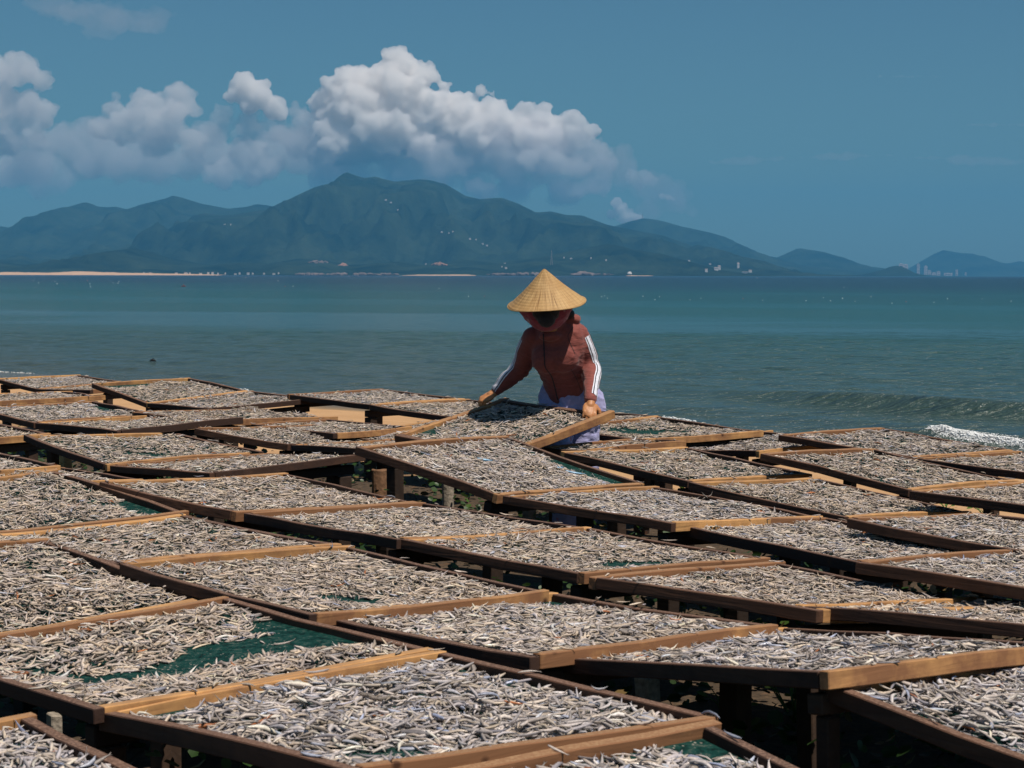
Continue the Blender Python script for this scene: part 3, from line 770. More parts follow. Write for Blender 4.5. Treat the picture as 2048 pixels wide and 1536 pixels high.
cloud([(1232,408,12),(1240,420,14),(1222,430,12),(1258,432,14),(1275,438,12),(1246,438,14)], 'pale cloud puff behind the mast ridge', CM_dense, 25, puff=.7, voxel=1.8, disp=.2, Y=20500)
cloud([(1300,375,40),(1350,400,30),(1385,425,16),(1240,340,40),(1300,420,30)], 'faint grey cloud veil behind the small right puffs', CM_veil, 27, puff=.4, Y=23000)
cloud([(840,250,9),(870,251,8),(900,253,7)] + [(x, 254, 6) for x in range(800, 1200, 9)], 'thin dark cloud streak crossing the white cumulus', cloud_mat('dark_streak', 0.012, (0.80, 0.83, 0.88, 1)), 29, puff=0, voxel=1.6, disp=.25, squash=.35, Y=19800)
cloud([(110,20,50),(170,35,55),(230,45,55),(290,50,45),(200,70,30),(330,35,30)], 'faint mauve cloud high in the top left corner', cloud_mat('faint_cloud', 0.0007, (0.90, 0.88, 0.90, 1)), 31, puff=.4, squash=.5)
cloud([(x, 318 + 6 * math.sin(x * .01), 12) for x in range(1420, 2200, 14)], 'long faint grey streak low in the right sky', CM_veil, 33, puff=0, squash=.5, Y=23000, disp=.5, voxel=3)
cloud([(x, 250, 6) for x in range(1930, 2200, 9)], 'short grey streak at the right edge of the sky', CM_veil, 35, puff=0, squash=.5, Y=23000, disp=.3, voxel=2)
cloud([(x, 155, 5) for x in range(1755, 1880, 8)], 'faint short streak high in the right sky', CM_veil, 36, puff=0, squash=.5, Y=23000, disp=.3, voxel=2)

cloud([(1150,285,24),(1185,290,20),(1200,318,20),(1160,335,26),(1110,320,28),(1060,330,26)], 'pale broken cloud lumps on the trailing right end of the bank', CM_mid, 41, puff=.7, Y=20500)
# ------------------------------------------------------------------ drying trays
# corners in metres from the camera: left, far, right, near; then bare patches (s, t, s, t, radius)
TRAYS = [
    ('A', [[-0.867, 3.986, -0.913], [-0.171, 4.553, -0.893], [0.417, 3.833, -0.886], [-0.28, 3.265, -0.848]], [[0.103, 0.926, 0.164, 0.942, 0.05], [0.063, 0.12, 0.076, 0.166, 0.03]]),
    ('N2', [[-0.356, 3.186, -0.873], [0.379, 3.715, -0.866], [0.884, 3.009, -0.995], [0.15, 2.48, -0.947]], [[0.849, 0.063, 0.92, 0.158, 0.05]]),
    ('N3', [[0.667, 4.037, -0.864], [1.365, 4.608, -0.913], [1.917, 3.93, -0.949], [1.219, 3.359, -0.955]], []),
    ('A1', [[-1.678, 3.311, -0.916], [-0.996, 3.904, -0.897], [-0.418, 3.24, -0.935], [-1.1, 2.647, -0.932]], []),
    ('N4', [[-1.47, 4.61, -0.909], [-0.787, 5.229, -0.878], [-0.184, 4.564, -0.892], [-0.867, 3.945, -0.901]], [[0.096, 0.517, 0.173, 0.726, 0.03], [0.173, 0.726, 0.369, 0.749, 0.05], [0.369, 0.749, 0.579, 0.653, 0.07], [0.579, 0.653, 0.846, 0.703, 0.115], [0.856, 0.501, 0.858, 0.776, 0.07]]),
    ('N5', [[-2.162, 5.534, -0.824], [-1.51, 6.147, -0.846], [-0.874, 5.471, -0.924], [-1.527, 4.858, -0.951]], []),
    ('N6', [[-1.182, 5.75, -0.867], [-0.549, 6.345, -0.895], [0.098, 5.654, -0.934], [-0.534, 5.06, -0.899]], [[0.235, 0.801, 0.299, 0.939, 0.035]]),
    ('N7', [[-0.539, 5.204, -0.925], [0.124, 5.765, -0.955], [0.709, 5.074, -0.927], [0.046, 4.513, -0.899]], [[0.727, 0.187, 0.838, 0.329, 0.03]]),
    ('N8', [[0.067, 4.708, -0.939], [0.743, 5.244, -0.962], [1.335, 4.503, -0.87], [0.659, 3.968, -0.824]], []),
    ('N9', [[-2.561, 7.375, -0.85], [-1.929, 8.022, -0.814], [-1.254, 7.365, -0.91], [-1.886, 6.718, -0.912]], [[0.882, 0.824, 0.913, 0.972, 0.05]]),
    ('N10', [[-1.865, 6.48, -0.886], [-1.23, 7.122, -0.888], [-0.575, 6.473, -0.91], [-1.209, 5.832, -0.879]], [[0.269, 0.787, 0.352, 0.909, 0.035]]),
    ('N11', [[-3.462, 9.413, -0.914], [-2.791, 10.017, -0.906], [-2.202, 9.363, -0.933], [-2.874, 8.759, -0.928]], []),
    ('N12', [[-2.947, 8.955, -0.938], [-2.239, 9.518, -0.956], [-1.711, 8.853, -0.944], [-2.418, 8.291, -0.929]], []),
    ('N13', [[-1.665, 7.726, -0.833], [-1.024, 8.557, -0.882], [-0.402, 8.073, -0.956], [-1.042, 7.242, -0.897]], []),
    ('N14', [[-1.007, 7.176, -0.891], [-0.359, 7.738, -0.916], [0.264, 7.019, -0.922], [-0.385, 6.457, -0.889]], []),
    ('N15', [[-0.377, 6.468, -0.89], [0.275, 7.115, -0.933], [0.879, 6.503, -0.959], [0.227, 5.857, -0.913]], [[0.232, 0.903, 0.425, 0.931, 0.045]]),
    ('N16', [[0.234, 5.791, -0.91], [0.879, 6.384, -0.952], [1.469, 5.741, -0.994], [0.824, 5.148, -0.902]], []),
    ('N17', [[0.782, 5.287, -0.908], [1.439, 5.887, -0.984], [2.033, 5.242, -0.959], [1.376, 4.642, -0.86]], [[0.218, 0.244, 0.289, 0.38, 0.05], [0.193, 0.412, 0.183, 0.614, 0.045]]),
    ('N18', [[-2.543, 9.978, -0.833], [-1.843, 10.547, -0.867], [-1.254, 9.822, -0.907], [-1.954, 9.253, -0.914]], [[0.275, 0.804, 0.347, 0.868, 0.06]]),
    ('N19', [[-1.94, 9.24, -.918], [-1.245, 9.81, -.912], [-.70, 9.17, -.855], [-1.36, 8.62, -.889]], []),
    ('N29b', [[2.064, 9.784, -.928], [2.745, 10.42, -.948], [3.34, 9.76, -.97], [2.66, 9.12, -.955]], []),
    ('N20', [[-0.694, 8.491, -0.758], [-0.032, 9.298, -0.775], [0.608, 8.768, -0.951], [-0.055, 7.96, -0.913]], [[0.899, 0.56, 0.885, 0.989, 0.045]]),
    ('N21', [[-0.038, 7.616, -0.875], [0.606, 8.26, -0.905], [1.23, 7.633, -0.959], [0.586, 6.989, -0.901]], []),
    ('N22', [[0.599, 7.149, -0.922], [1.244, 7.605, -0.958], [1.795, 6.825, -0.973], [1.149, 6.368, -0.949]], []),
    ('N23', [[1.085, 6.022, -0.898], [1.75, 6.625, -0.946], [2.341, 5.973, -0.936], [1.675, 5.37, -0.911]], []),
    ('N24', [[0.242, 9.553, -0.875], [0.912, 10.136, -0.903], [1.488, 9.47, -0.981], [0.817, 8.887, -0.952]], []),
    ('N24b', [[0.158, 10.1, -0.902], [0.725, 10.682, -0.904], [0.951, 10.462, -0.9], [0.384, 9.88, -0.898]], []),
    ('N25', [[0.768, 8.354, -0.898], [1.408, 8.93, -0.938], [1.983, 8.285, -1.02], [1.342, 7.709, -0.969]], []),
    ('N26', [[1.238, 7.072, -0.891], [1.873, 7.675, -0.946], [2.478, 7.037, -0.972], [1.843, 6.433, -0.943]], []),
    ('N27', [[1.202, 9.277, -0.856], [1.861, 9.912, -0.89], [2.452, 9.294, -0.99], [1.793, 8.659, -0.964]], []),
    ('N28', [[1.689, 8.147, -0.91], [2.323, 8.76, -0.938], [2.934, 8.127, -0.946], [2.3, 7.515, -0.944]], []),
    ('N29', [[1.45, 10.439, -0.862], [2.13, 11.076, -0.875], [2.728, 10.434, -0.945], [2.048, 9.798, -0.925]], []),
    ('N30', [[0.797, 10.937, -0.979], [1.501, 11.527, -0.932], [2.033, 10.891, -0.926], [1.33, 10.3, -0.94]], []),
    ('N31', [[0.16, 11.216, -0.888], [0.893, 11.81, -0.866], [1.451, 11.122, -0.9], [0.718, 10.528, -0.898]], [[0.25, 0.617, 0.335, 0.754, 0.12]]),
    ('N32', [[-0.321, 12.461, -0.924], [0.294, 13.093, -0.912], [0.942, 12.462, -0.909], [0.327, 11.831, -0.931]], []),
    ('N33', [[-1.645, 14.031, -0.871], [-1.003, 14.643, -0.866], [-0.347, 13.956, -0.896], [-0.989, 13.344, -0.9]], []),
    ('N34', [[-0.976, 13.162, -0.888], [-0.334, 13.814, -0.891], [0.299, 13.191, -0.918], [-0.343, 12.539, -0.926]], []),
    ('N35', [[-3.362, 15.373, -0.87], [-2.677, 15.941, -0.854], [-2.096, 15.247, -0.919], [-2.781, 14.679, -0.983]], [[0.063, 0.063, 0.363, 0.083, 0.05], [0.836, 0.113, 0.897, 0.142, 0.05]]),
    ('N36', [[-2.683, 14.125, -0.944], [-1.998, 14.699, -0.887], [-1.424, 14.015, -0.902], [-2.108, 13.441, -0.936]], []),
    ('N37', [[-4.813, 17.896, -0.971], [-4.165, 18.432, -0.96], [-3.628, 17.785, -0.986], [-4.276, 17.249, -1.027]], []),
    ('N38', [[-4.18, 16.866, -1.005], [-3.594, 17.448, -0.972], [-2.982, 16.831, -0.959], [-3.568, 16.249, -0.977]], []),
    ('N40', [[-4.464, 15.304, -0.961], [-3.693, 15.774, -0.957], [-3.265, 15.071, -0.95], [-4.036, 14.601, -0.971]], []),
    ('N41', [[-3.611, 12.777, -0.883], [-2.925, 13.399, -0.88], [-2.336, 12.751, -0.929], [-3.021, 12.128, -0.935]], [[0.804, 0.521, 0.881, 0.7, 0.06]]),
    ('N42', [[-2.932, 11.802, -0.911], [-2.288, 12.446, -0.907], [-1.651, 11.809, -0.874], [-2.295, 11.165, -0.907]], [[0.385, 0.307, 0.42, 0.37, 0.05]]),
    ('N43', [[-2.472, 12.496, -0.892], [-1.742, 13.086, -0.914], [-1.197, 12.412, -0.919], [-1.926, 11.822, -0.898]], []),
    ('N44', [[-1.862, 11.262, -0.897], [-1.258, 12.058, -0.937], [-0.657, 11.598, -1.002], [-1.26, 10.802, -0.952]], [[0.718, 0.844, 0.805, 1.004, 0.06], [0.481, 0.136, 0.571, 0.186, 0.06]]),
    ('N45', [[-1.211, 10.518, -0.93], [-0.547, 11.131, -0.937], [0.05, 10.485, -0.915], [-0.614, 9.872, -0.898]], []),
    ('N47', [[-3.939, 11.197, -0.919], [-3.269, 11.803, -0.894], [-2.678, 11.15, -0.922], [-3.348, 10.544, -0.945]], []),
    ('N48', [[-1.63, 11.974, -0.93], [-1.191, 12.364, -0.925], [-0.616, 11.716, -0.922], [-1.055, 11.326, -0.933]], []),
    ('N49', [[-1.161, 11.72, -0.97], [-0.506, 12.34, -0.933], [-0.095, 11.905, -0.921], [-0.75, 11.285, -0.974]], []),
    ('H', [[-0.627, 10.207, -0.851], [-0.062, 10.8, -0.694], [0.529, 10.247, -0.729], [-0.037, 9.654, -0.894]], [[0.113, 0.079, 0.105, 0.181, 0.05]]),
]

LABELS = {
'N29b': 'tray cut by the right edge, next to the one in front of the foam',
'A': 'large tray of silvery fish at bottom centre, in front of the wide bare green strip',
'N2': 'tray cut by the bottom edge right of centre, green net showing along its far rail',
'N3': 'tray cut by the bottom right corner, holding the biggest bluish silver fish',
'A1': 'tray cut by the bottom left corner, beside a pale stone block',
'N4': 'tray at lower left with a wide curved strip of bare green net through its fish',
'N5': 'tray cut by the left edge just above the tray with the wide bare green strip',
'N6': 'tray left of centre with a thin bare green streak by its front rail, curled fish',
'N7': 'lower centre tray with green net at its far corner, right of a long double rail',
'N8': 'tray with the thick yellowish sawn front rail and a dark knot, lower right',
'N9': 'heaped tray at the left edge with a small green patch in its right corner',
'N10': 'tray with a green patch by its front rail, in front of the heaped left tray',
'N11': 'tray at the left edge seen as a thin wedge before a square orange post',
'N12': 'mostly hidden narrow tray behind the heaped left edge tray',
'N13': 'wide tray behind the dark gap at left, left half of the long middle row',
'N14': 'middle row tray directly in front of the gap with grey stumps',
'N15': 'middle tray with a bright green bare patch near its right front rail',
'N16': 'tray whose fish spill over its front corner, right of the bright green patch tray',
'N17': 'tray cut by the right edge with a dark green bare band across its left half',
'N18': 'tray with a dark green hole near its front corner, at left above a square post',
'N19': 'narrow tray with a dark front rail over the shaded gap, left of the raised tray',
'N20': 'raised tray tilted towards the camera with bright blue fish, just below the worker',
'N21': 'tray with a small dark blue fish, touching the right corner of the raised tray',
'N22': 'tray with an orange front rail, second from the right edge at middle height',
'N23': 'tray cut by the right edge in front of the tray with a knotless orange rail',
'N24': 'flat tray right of the worker with a raised heap at its far corner',
'N24b': 'narrow strip of a tray directly behind the flat tray right of the worker',
'N25': 'tray with a single large grey fish lying across it, right of centre',
'N26': 'tray cut by the right edge with sand and a green plant just behind it',
'N27': 'long tray with a strip of bare sand along its left side, at right',
'N28': 'tray cut by the right edge beyond the end of the long sand strip',
'N29': 'far right tray in front of the breaking white foam',
'N30': 'tilted tray whose raised orange front rail sticks out over its neighbour, at right',
'N31': 'tray with a large olive green bare patch, right of the trousers of the worker',
'N32': 'tray mostly hidden behind the worker and the tray being carried',
'N33': 'far tray above the open sand, with the two square posts below its front rail',
'N34': 'far tray ending beside the right hand of the worker, small strip of fish',
'N35': 'raised tray at upper left with a thin green strip along its far rail',
'N36': 'tray sloping down to the right beside the raised upper left tray',
'N37': 'farthest tray at the upper left edge, nearest the sea',
'N38': 'thin wedge of a tray in front of the farthest upper left tray',
'N40': 'tray cut by the left edge with a lit doubled front rail sticking out over sand',
'N41': 'tray at left with a faint dark green smear near its far right rail',
'N42': 'tray with a small dark green spot and shaded front rail, beside the smeared tray',
'N43': 'tray with two bulging heaps and a thick doubled front rail, upper left of centre',
'N44': 'tray with a large untidy heap and green net at its far rail and right corner',
'N45': 'half hidden tray under the left corner of the raised tilted tray',
'N47': 'small wedge of a tray with a blunt sawn rail end at the left edge',
'N48': 'shallow tray strip lying in front of the open sand',
'N49': 'tray lying underneath the left corner of the tray being carried',
'H': 'tray full of fish being lifted by the worker with both hands',
}
def Pst(c, s, t):
    s = np.asarray(s)[..., None]; t = np.asarray(t)[..., None]
    L, B, R, F = c
    return (1 - s) * (1 - t) * L + s * (1 - t) * B + s * t * R + (1 - s) * t * F
EXT_A = {'N43': .09, 'N30': .07, 'N40': .08, 'A': .0, 'N18': -.10, 'H': .03, 'N19': .0}
tray_geo = {}
LAP_L = {'N43', 'N7', 'N17', 'N30', 'N24', 'N16', 'N33'}
LAP_F = {'N18', 'N13', 'N20', 'N15', 'N35', 'N43', 'N30', 'N40', 'N8', 'N11', 'N47', 'H'}
for name, cs, patches in TRAYS:
    c = [np.array(v) + np.array([0, 0, CAMZ]) for v in cs]
    center = sum(c) / 4
    root = empty('fish_tray', tuple(center - np.array([0, 0, .05])))
    tag(root, LABELS[name], 'tray', 'wooden fish drying trays')
    base = center - np.array([0, 0, .05])
    L, B, R, F = [Vector(v - base) for v in c]
    up = (R - L).cross(B - F); up = up if up.z > 0 else -up; up.normalize()
    wd = (B - L).normalized(); ud = (R - B).normalized()
    rw = random.uniform(.025, .032); rh = random.uniform(.035, .042)
    if name in ('A', 'N3', 'N2', 'N8'): rh += .004
    if name == 'H': rw = .040; rh = .044
    ea = EXT_A.get(name, random.choice([0, 0, .012, .02]))
    # "/" rails lie on top of the ends, "\" rails butt between them
    k = rw / 2
    rails = []
    for a, b, sgn, ofl in ((L, B, 1, name in LAP_L), (F, R, -1, name in LAP_F)):
        a2, b2 = a + ud * k * sgn, b + ud * k * sgn
        cut = 0 if ofl else rw + .001
        rails.append(link_mesh('rail', bar_between(a2 + wd * cut, b2 + wd * ea, up, rw, rh, 0, .007), M_rail_b if (sgn < 0 and name in ('N36', 'N19', 'N42', 'N44')) else M_rail_a, root))  # these front rails take the dark wood in place of cast shadow
    for a, b, sgn in ((L, F, 1), (B, R, -1)):
        ca = rw + .001 if (sgn < 0 or name in LAP_L) else 0
        cb = rw + .001 if (sgn < 0 or name in LAP_F) else 0
        a2, b2 = a + wd * k * sgn + ud * ca, b + wd * k * sgn - ud * cb
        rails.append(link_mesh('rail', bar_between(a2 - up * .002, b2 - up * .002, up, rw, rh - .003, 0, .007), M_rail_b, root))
    # net with a little sag
    n = 12
    ss, tt = np.meshgrid(np.linspace(.02, .98, n), np.linspace(.02, .98, n))
    upa = np.array(up)
    depth = .024
    def netpt(s, t, cl=[np.array(v) for v in (L, B, R, F)], upa=upa, depth=depth):
        P = Pst(cl, s, t)
        sag = .010 * 16 * s * (1 - s) * t * (1 - t)
        return P - upa * (depth + sag)[..., None]
    Pn = netpt(ss.ravel(), tt.ravel())
    link_mesh('net', mesh_np('net', Pn, grid_quads(n, n)), M_net, root)
    tray_geo[name] = (root, base, netpt, patches, c, upa, wd, ud)

# ------------------------------------------------------------------ racks: posts and cross beams under each row
ROWS = {
 'nearest rack of dark posts and beams under the big silvery fish tray': ['N5', 'N4', 'A', 'N2'],
 'rack of dark posts and beams under the row with the yellowish sawn rail': ['N9', 'N10', 'N6', 'N7', 'N8', 'N3'],
 'rack of dark posts and beams under the long middle row of trays': ['N12', 'N13', 'N14', 'N15', 'N16', 'N17'],
 'rack of dark posts and beams under the raised tilted tray': ['N47', 'N18', 'N19', 'N20', 'N21', 'N22', 'N23'],
 'rack of posts under the trays in front of the carried tray': ['N42', 'N44', 'N45', 'N24', 'N25', 'N26'],
 'rack of posts beside the long strip of bare sand': ['N43', 'N48', 'N24b', 'N27', 'N28'],
 'rack of posts under the trays in front of the foam': ['N31', 'N30', 'N29', 'N29b'],
 'far rack with two square posts standing on open sand': ['N33', 'N34', 'N32'],
 'far left rack standing on the sand near the water': ['N37', 'N38', 'N35', 'N36'],
}
def local(p, b): return Vector(p) - Vector(b)
for lb, names in ROWS.items():
    pts = [tray_geo[n][4] for n in names]
    base = Vector(sum(p[3] for p in pts) / len(pts)); base.z = float(ground_h(np.array([base.x]), np.array([base.y]))[0])
    root = empty('drying_rack', base)
    tag(root, lb, 'rack', 'racks that carry the fish trays')
    for n, c in zip(names, pts):
        L, B, R, F = [Vector(v) for v in c]
        up = (R - L).cross(B - F); up = up if up.z > 0 else -up; up.normalize()
        for (a, b, inn) in (((L, B, (F - L).normalized()),) if n == names[0] else ()) + ((F, R, (L - F).normalized()),):
            drop = .047
            wd_ = (b - a).normalized()
            a2 = a + inn * .07 + wd_ * .03 - up * (drop + .004); b2 = b + inn * .07 - wd_ * .03 - up * (drop + .004)
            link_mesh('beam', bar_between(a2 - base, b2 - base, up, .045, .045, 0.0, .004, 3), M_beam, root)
            post_t = (.05, .93)
            for t in post_t:
                p = a2.lerp(b2, t) - up * .05
                g = float(ground_h(np.array([p.x]), np.array([p.y]))[0]) - .05
                w = random.uniform(.028, .034) if n not in ('A', 'N3', 'N8', 'N2') else random.uniform(.018, .023)
                ang = -YAW + random.uniform(-.15, .15)
                lean = Vector((random.uniform(-.015, .015), random.uniform(-.015, .015), 0))
                ca, sa = math.cos(ang), math.sin(ang)
                cr = [(-w, -w), (w, -w), (w, w), (-w, w)]
                bot = [Vector((p.x + x * ca - y * sa, p.y + x * sa + y * ca, g)) + lean - base for x, y in cr]
                top = [Vector((p.x + x * ca - y * sa, p.y + x * sa + y * ca, p.z)) - base for x, y in cr]
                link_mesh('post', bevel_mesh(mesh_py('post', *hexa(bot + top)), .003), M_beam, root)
# ------------------------------------------------------------------ loose stumps and blocks seen in the gaps
M_stump = simple_mat('old_wood_stump', (0.20, 0.11, 0.06), 0.9, 30, 0.4, 0.6, 0.01)
M_stone = simple_mat('grey_concrete_block', (0.30, 0.26, 0.21), 0.95, 60, 0.35, 0.7, 0.008)
def stump(px0, px1, top, bot, label, mat, seed, cat, z=0.0, square=False):
    r = random.Random(seed)
    cx = (px0 + px1) / 2
    P = at_z(cx, bot, z); s = P.y / FOC
    w = (px1 - px0) * s / 2; h = (bot - top) * s + .03
    seg = 4 if square else 12
    vs, fs = [], []
    levels = 5
    for i in range(levels):
        t = i / (levels - 1)
        for k in range(seg):
            an = 2 * math.pi * (k + .5) / seg - (YAW if square else 0)
            rr = w * (1.25 if square else 1.0) * r.uniform(.93, 1.05)
            vs.append(Vector((math.cos(an) * rr, math.sin(an) * rr, -.03 + h * t + (r.uniform(-.006, .006) if i else 0))))
    for i in range(levels - 1):
        for k in range(seg):
            a = i * seg + k; b = i * seg + (k + 1) % seg
            fs.append((a, b, b + seg, a + seg))
    fs.append(tuple(range((levels - 1) * seg, levels * seg))); fs.append(tuple(range(seg))[::-1])
    me = mesh_py('stump', vs, fs); bevel_mesh(me, .004)
    return tag(link_mesh('support_block' if square else 'wood_stump', me, mat, loc=P), label, cat)
stump(743, 776, 938, 1040, 'brown wooden stump in the shaded gap left of the raised tray', M_stump, 1, 'stump')
stump(884, 908, 962, 1050, 'grey stump standing under the raised tilted tray', M_stone, 2, 'stump')
stump(1046, 1070, 1012, 1080, 'small pale lumpy block under the corner where two trays meet, left of the trouser hem', M_stone, 3, 'block', square=True)
stump(122, 143, 909, 962, 'sunlit orange square post end under the left tray with the green hole', simple_mat('fresh_cut_wood', (.45, .27, .12), .8, 40, .2, .3, .004), 4, 'post', square=True)
stump(96, 125, 1424, 1600, 'sunlit pale stone block between the two bottom left trays', M_stone, 5, 'block', square=True)
stump(1272, 1316, 1350, 1500, 'grey concrete post with one sunlit edge under the lower right tray', M_stone, 6, 'post', square=True)

# ------------------------------------------------------------------ the fish
def fish_template(lod):
    if lod == 0:
        rings = [(-.44, .42, .9), (-.28, .86, 1.0), (0, 1.0, 1.0), (.22, .72, .85), (.40, .28, .5)]; m = 4
    else:
        rings = [(-.38, .6, .9), (-.05, 1.0, 1.0), (.32, .45, .6)]; m = 3
    s, cy, cz, ang = [], [], [], []
    V = [(-.5, 0, 0)]                         # (along, height factor, thickness factor)
    A = [0.5]
    for (x, hf, tf) in rings:
        for k in range(m):
            an = 2 * math.pi * (k + .5 * (m == 4) * 0) / m + (math.pi / 2 if m == 3 else 0)
            V.append((x, math.cos(an) * hf, math.sin(an) * tf * hf ** .5)); A.append(.5 + .5 * math.cos(an))
    F = []
    for k in range(m): F.append((0, 1 + (k + 1) % m, 1 + k))
    for i in range(len(rings) - 1):
        for k in range(m):
            a = 1 + i * m + k; b = 1 + i * m + (k + 1) % m
            F += [(a, b, b + m), (a, b + m, a + m)]
    e = 1 + (len(rings) - 1) * m
    if lod == 0:
        V += [(.50, .75, 0), (.45, 0, .05), (.50, -.75, 0)]; A += [.6, .6, .6]
        t = len(V) - 3
        F += [(e, e + 1, t), (e + 1, t + 1, t), (e + 1, e + 2, t + 1), (e + 2, t + 2, t + 1), (e + 2, e + 3, t + 2), (e + 3, t + 1, t + 2), (e + 3, e, t + 1), (e, t, t + 1)]
    else:
        V += [(.5, .35, 0)]; A += [.6]; t = len(V) - 1
        for k in range(m): F.append((e + k, e + (k + 1) % m, t))
    return np.array(V), np.array(F), np.array(A)
TPL = [fish_template(0), fish_template(1)]
def fish_arrays(pos, yaw, pitch, roll, L, H, bend, zb, normal, tone, lod, silver):
    V, F, A = TPL[lod]; n = len(pos)
    x = V[None, :, 0] * L[:, None]
    y = V[None, :, 1] * H[:, None] * .5 + bend[:, None] * (V[None, :, 0] ** 2 - .09) * L[:, None]
    z = V[None, :, 2] * (H[:, None] * .28)
    # roll about the long axis (before bending out of plane)
    cr, sr = np.cos(roll)[:, None], np.sin(roll)[:, None]
    y, z = y * cr - z * sr, y * sr + z * cr
    z = z + zb[:, None] * (V[None, :, 0] ** 2 - .05) * L[:, None]
    cp, sp = np.cos(pitch)[:, None], np.sin(pitch)[:, None]
    x, z = x * cp - z * sp, x * sp + z * cp
    cy, sy = np.cos(yaw)[:, None], np.sin(yaw)[:, None]
    X = x * cy - y * sy; Y = x * sy + y * cy
    # tilt into the tray plane
    nx, ny, nz = normal[:, 0][:, None], normal[:, 1][:, None], normal[:, 2][:, None]
    Z = z - (nx * X + ny * Y) / nz
    W = np.stack([X, Y, Z], 2) + pos[:, None, :]
    # colours: back darker and bluer, belly pale
    a = A[None, :, None]
    back = tone[:, None, :] * np.stack([.47 + 0 * silver, .48 + 0 * silver, .50 + .07 * silver], 1)[:, None, :]
    bel = tone[:, None, :] * np.stack([1.27 + 0 * silver, 1.24 + 0 * silver, 1.19 + .06 * silver], 1)[:, None, :]
    c = back * a + bel * (1 - a)
    head = np.clip((-V[None, :, 0] - .36) / .1, 0, 1)[..., None]
    c = c * (1 - .28 * head)
    c = np.concatenate([np.clip(c, 0, .9), np.repeat(silver[:, None, None], V.shape[0], 1)], 2)
    return W, c
def fish_tones(n, blue, r):
    base = np.array([0.62, 0.52, 0.43]) * (1 - blue) + np.array([0.61, 0.565, 0.53]) * blue
    t = base[None, :] * r.normal(1, .21, n)[:, None].clip(.45, 1.45)
    warm = r.random(n)
    t *= np.stack([1 + .10 * (warm - .5), np.ones(n), 1 - .25 * (warm - .5)], 1)
    silver = np.clip(r.normal(.10 + .42 * blue, .25, n), 0, 1)
    b = r.random(n) < .05; t[b] *= 1.5; silver[b] = 1
    d = r.random(n) < .05; t[d] *= .5
    bl = r.random(n) < (.02 + .06 * blue); t[bl] *= np.array([.75, .9, 1.15]); silver[bl] = .9
    og = r.random(n) < .006; t[og] = np.array([.50, .19, .07])
    return np.clip(t, .03, .85), silver
BLUE = {'A': .75, 'N2': .9, 'N3': .9, 'N8': .7, 'A1': .8, 'N7': .4, 'N21': .6, 'N20': .45, 'N22': .4, 'N23': .5, 'N30': .5, 'N29': .4, 'N32': .3, 'N33': .4, 'N36': .4, 'N26': .4, 'N41': .4, 'N37': .4}
HEAP = {'A': 1.1, 'N3': 1.2, 'N2': 1.1, 'N8': 1.1, 'N9': 1.5, 'N5': 1.1, 'N44': 2.0, 'N43': 1.8, 'N25': 1.4, 'N24': 1.5, 'N30': 1.3, 'N29': 1.3, 'N31': 1.2, 'N18': 1.2, 'H': .9}
fr = np.random.default_rng(11)
allW, allC, allF = [], [], []
cand = []      # individual candidates
voff = 0
def seg_dist(P, a, b):
    d = b - a; t = np.clip(((P - a) @ d) / max(d @ d, 1e-9), 0, 1)
    return np.linalg.norm(P - (a + t[:, None] * d), axis=1)
def project_np(P):
    x, y, z = P[:, 0], P[:, 1], P[:, 2] - CAMZ
    d = y * math.cos(PITCH) - z * math.sin(PITCH); v = -(z * math.cos(PITCH) + y * math.sin(PITCH))
    return 1024 + FOC * x / d, 768 + FOC * v / d
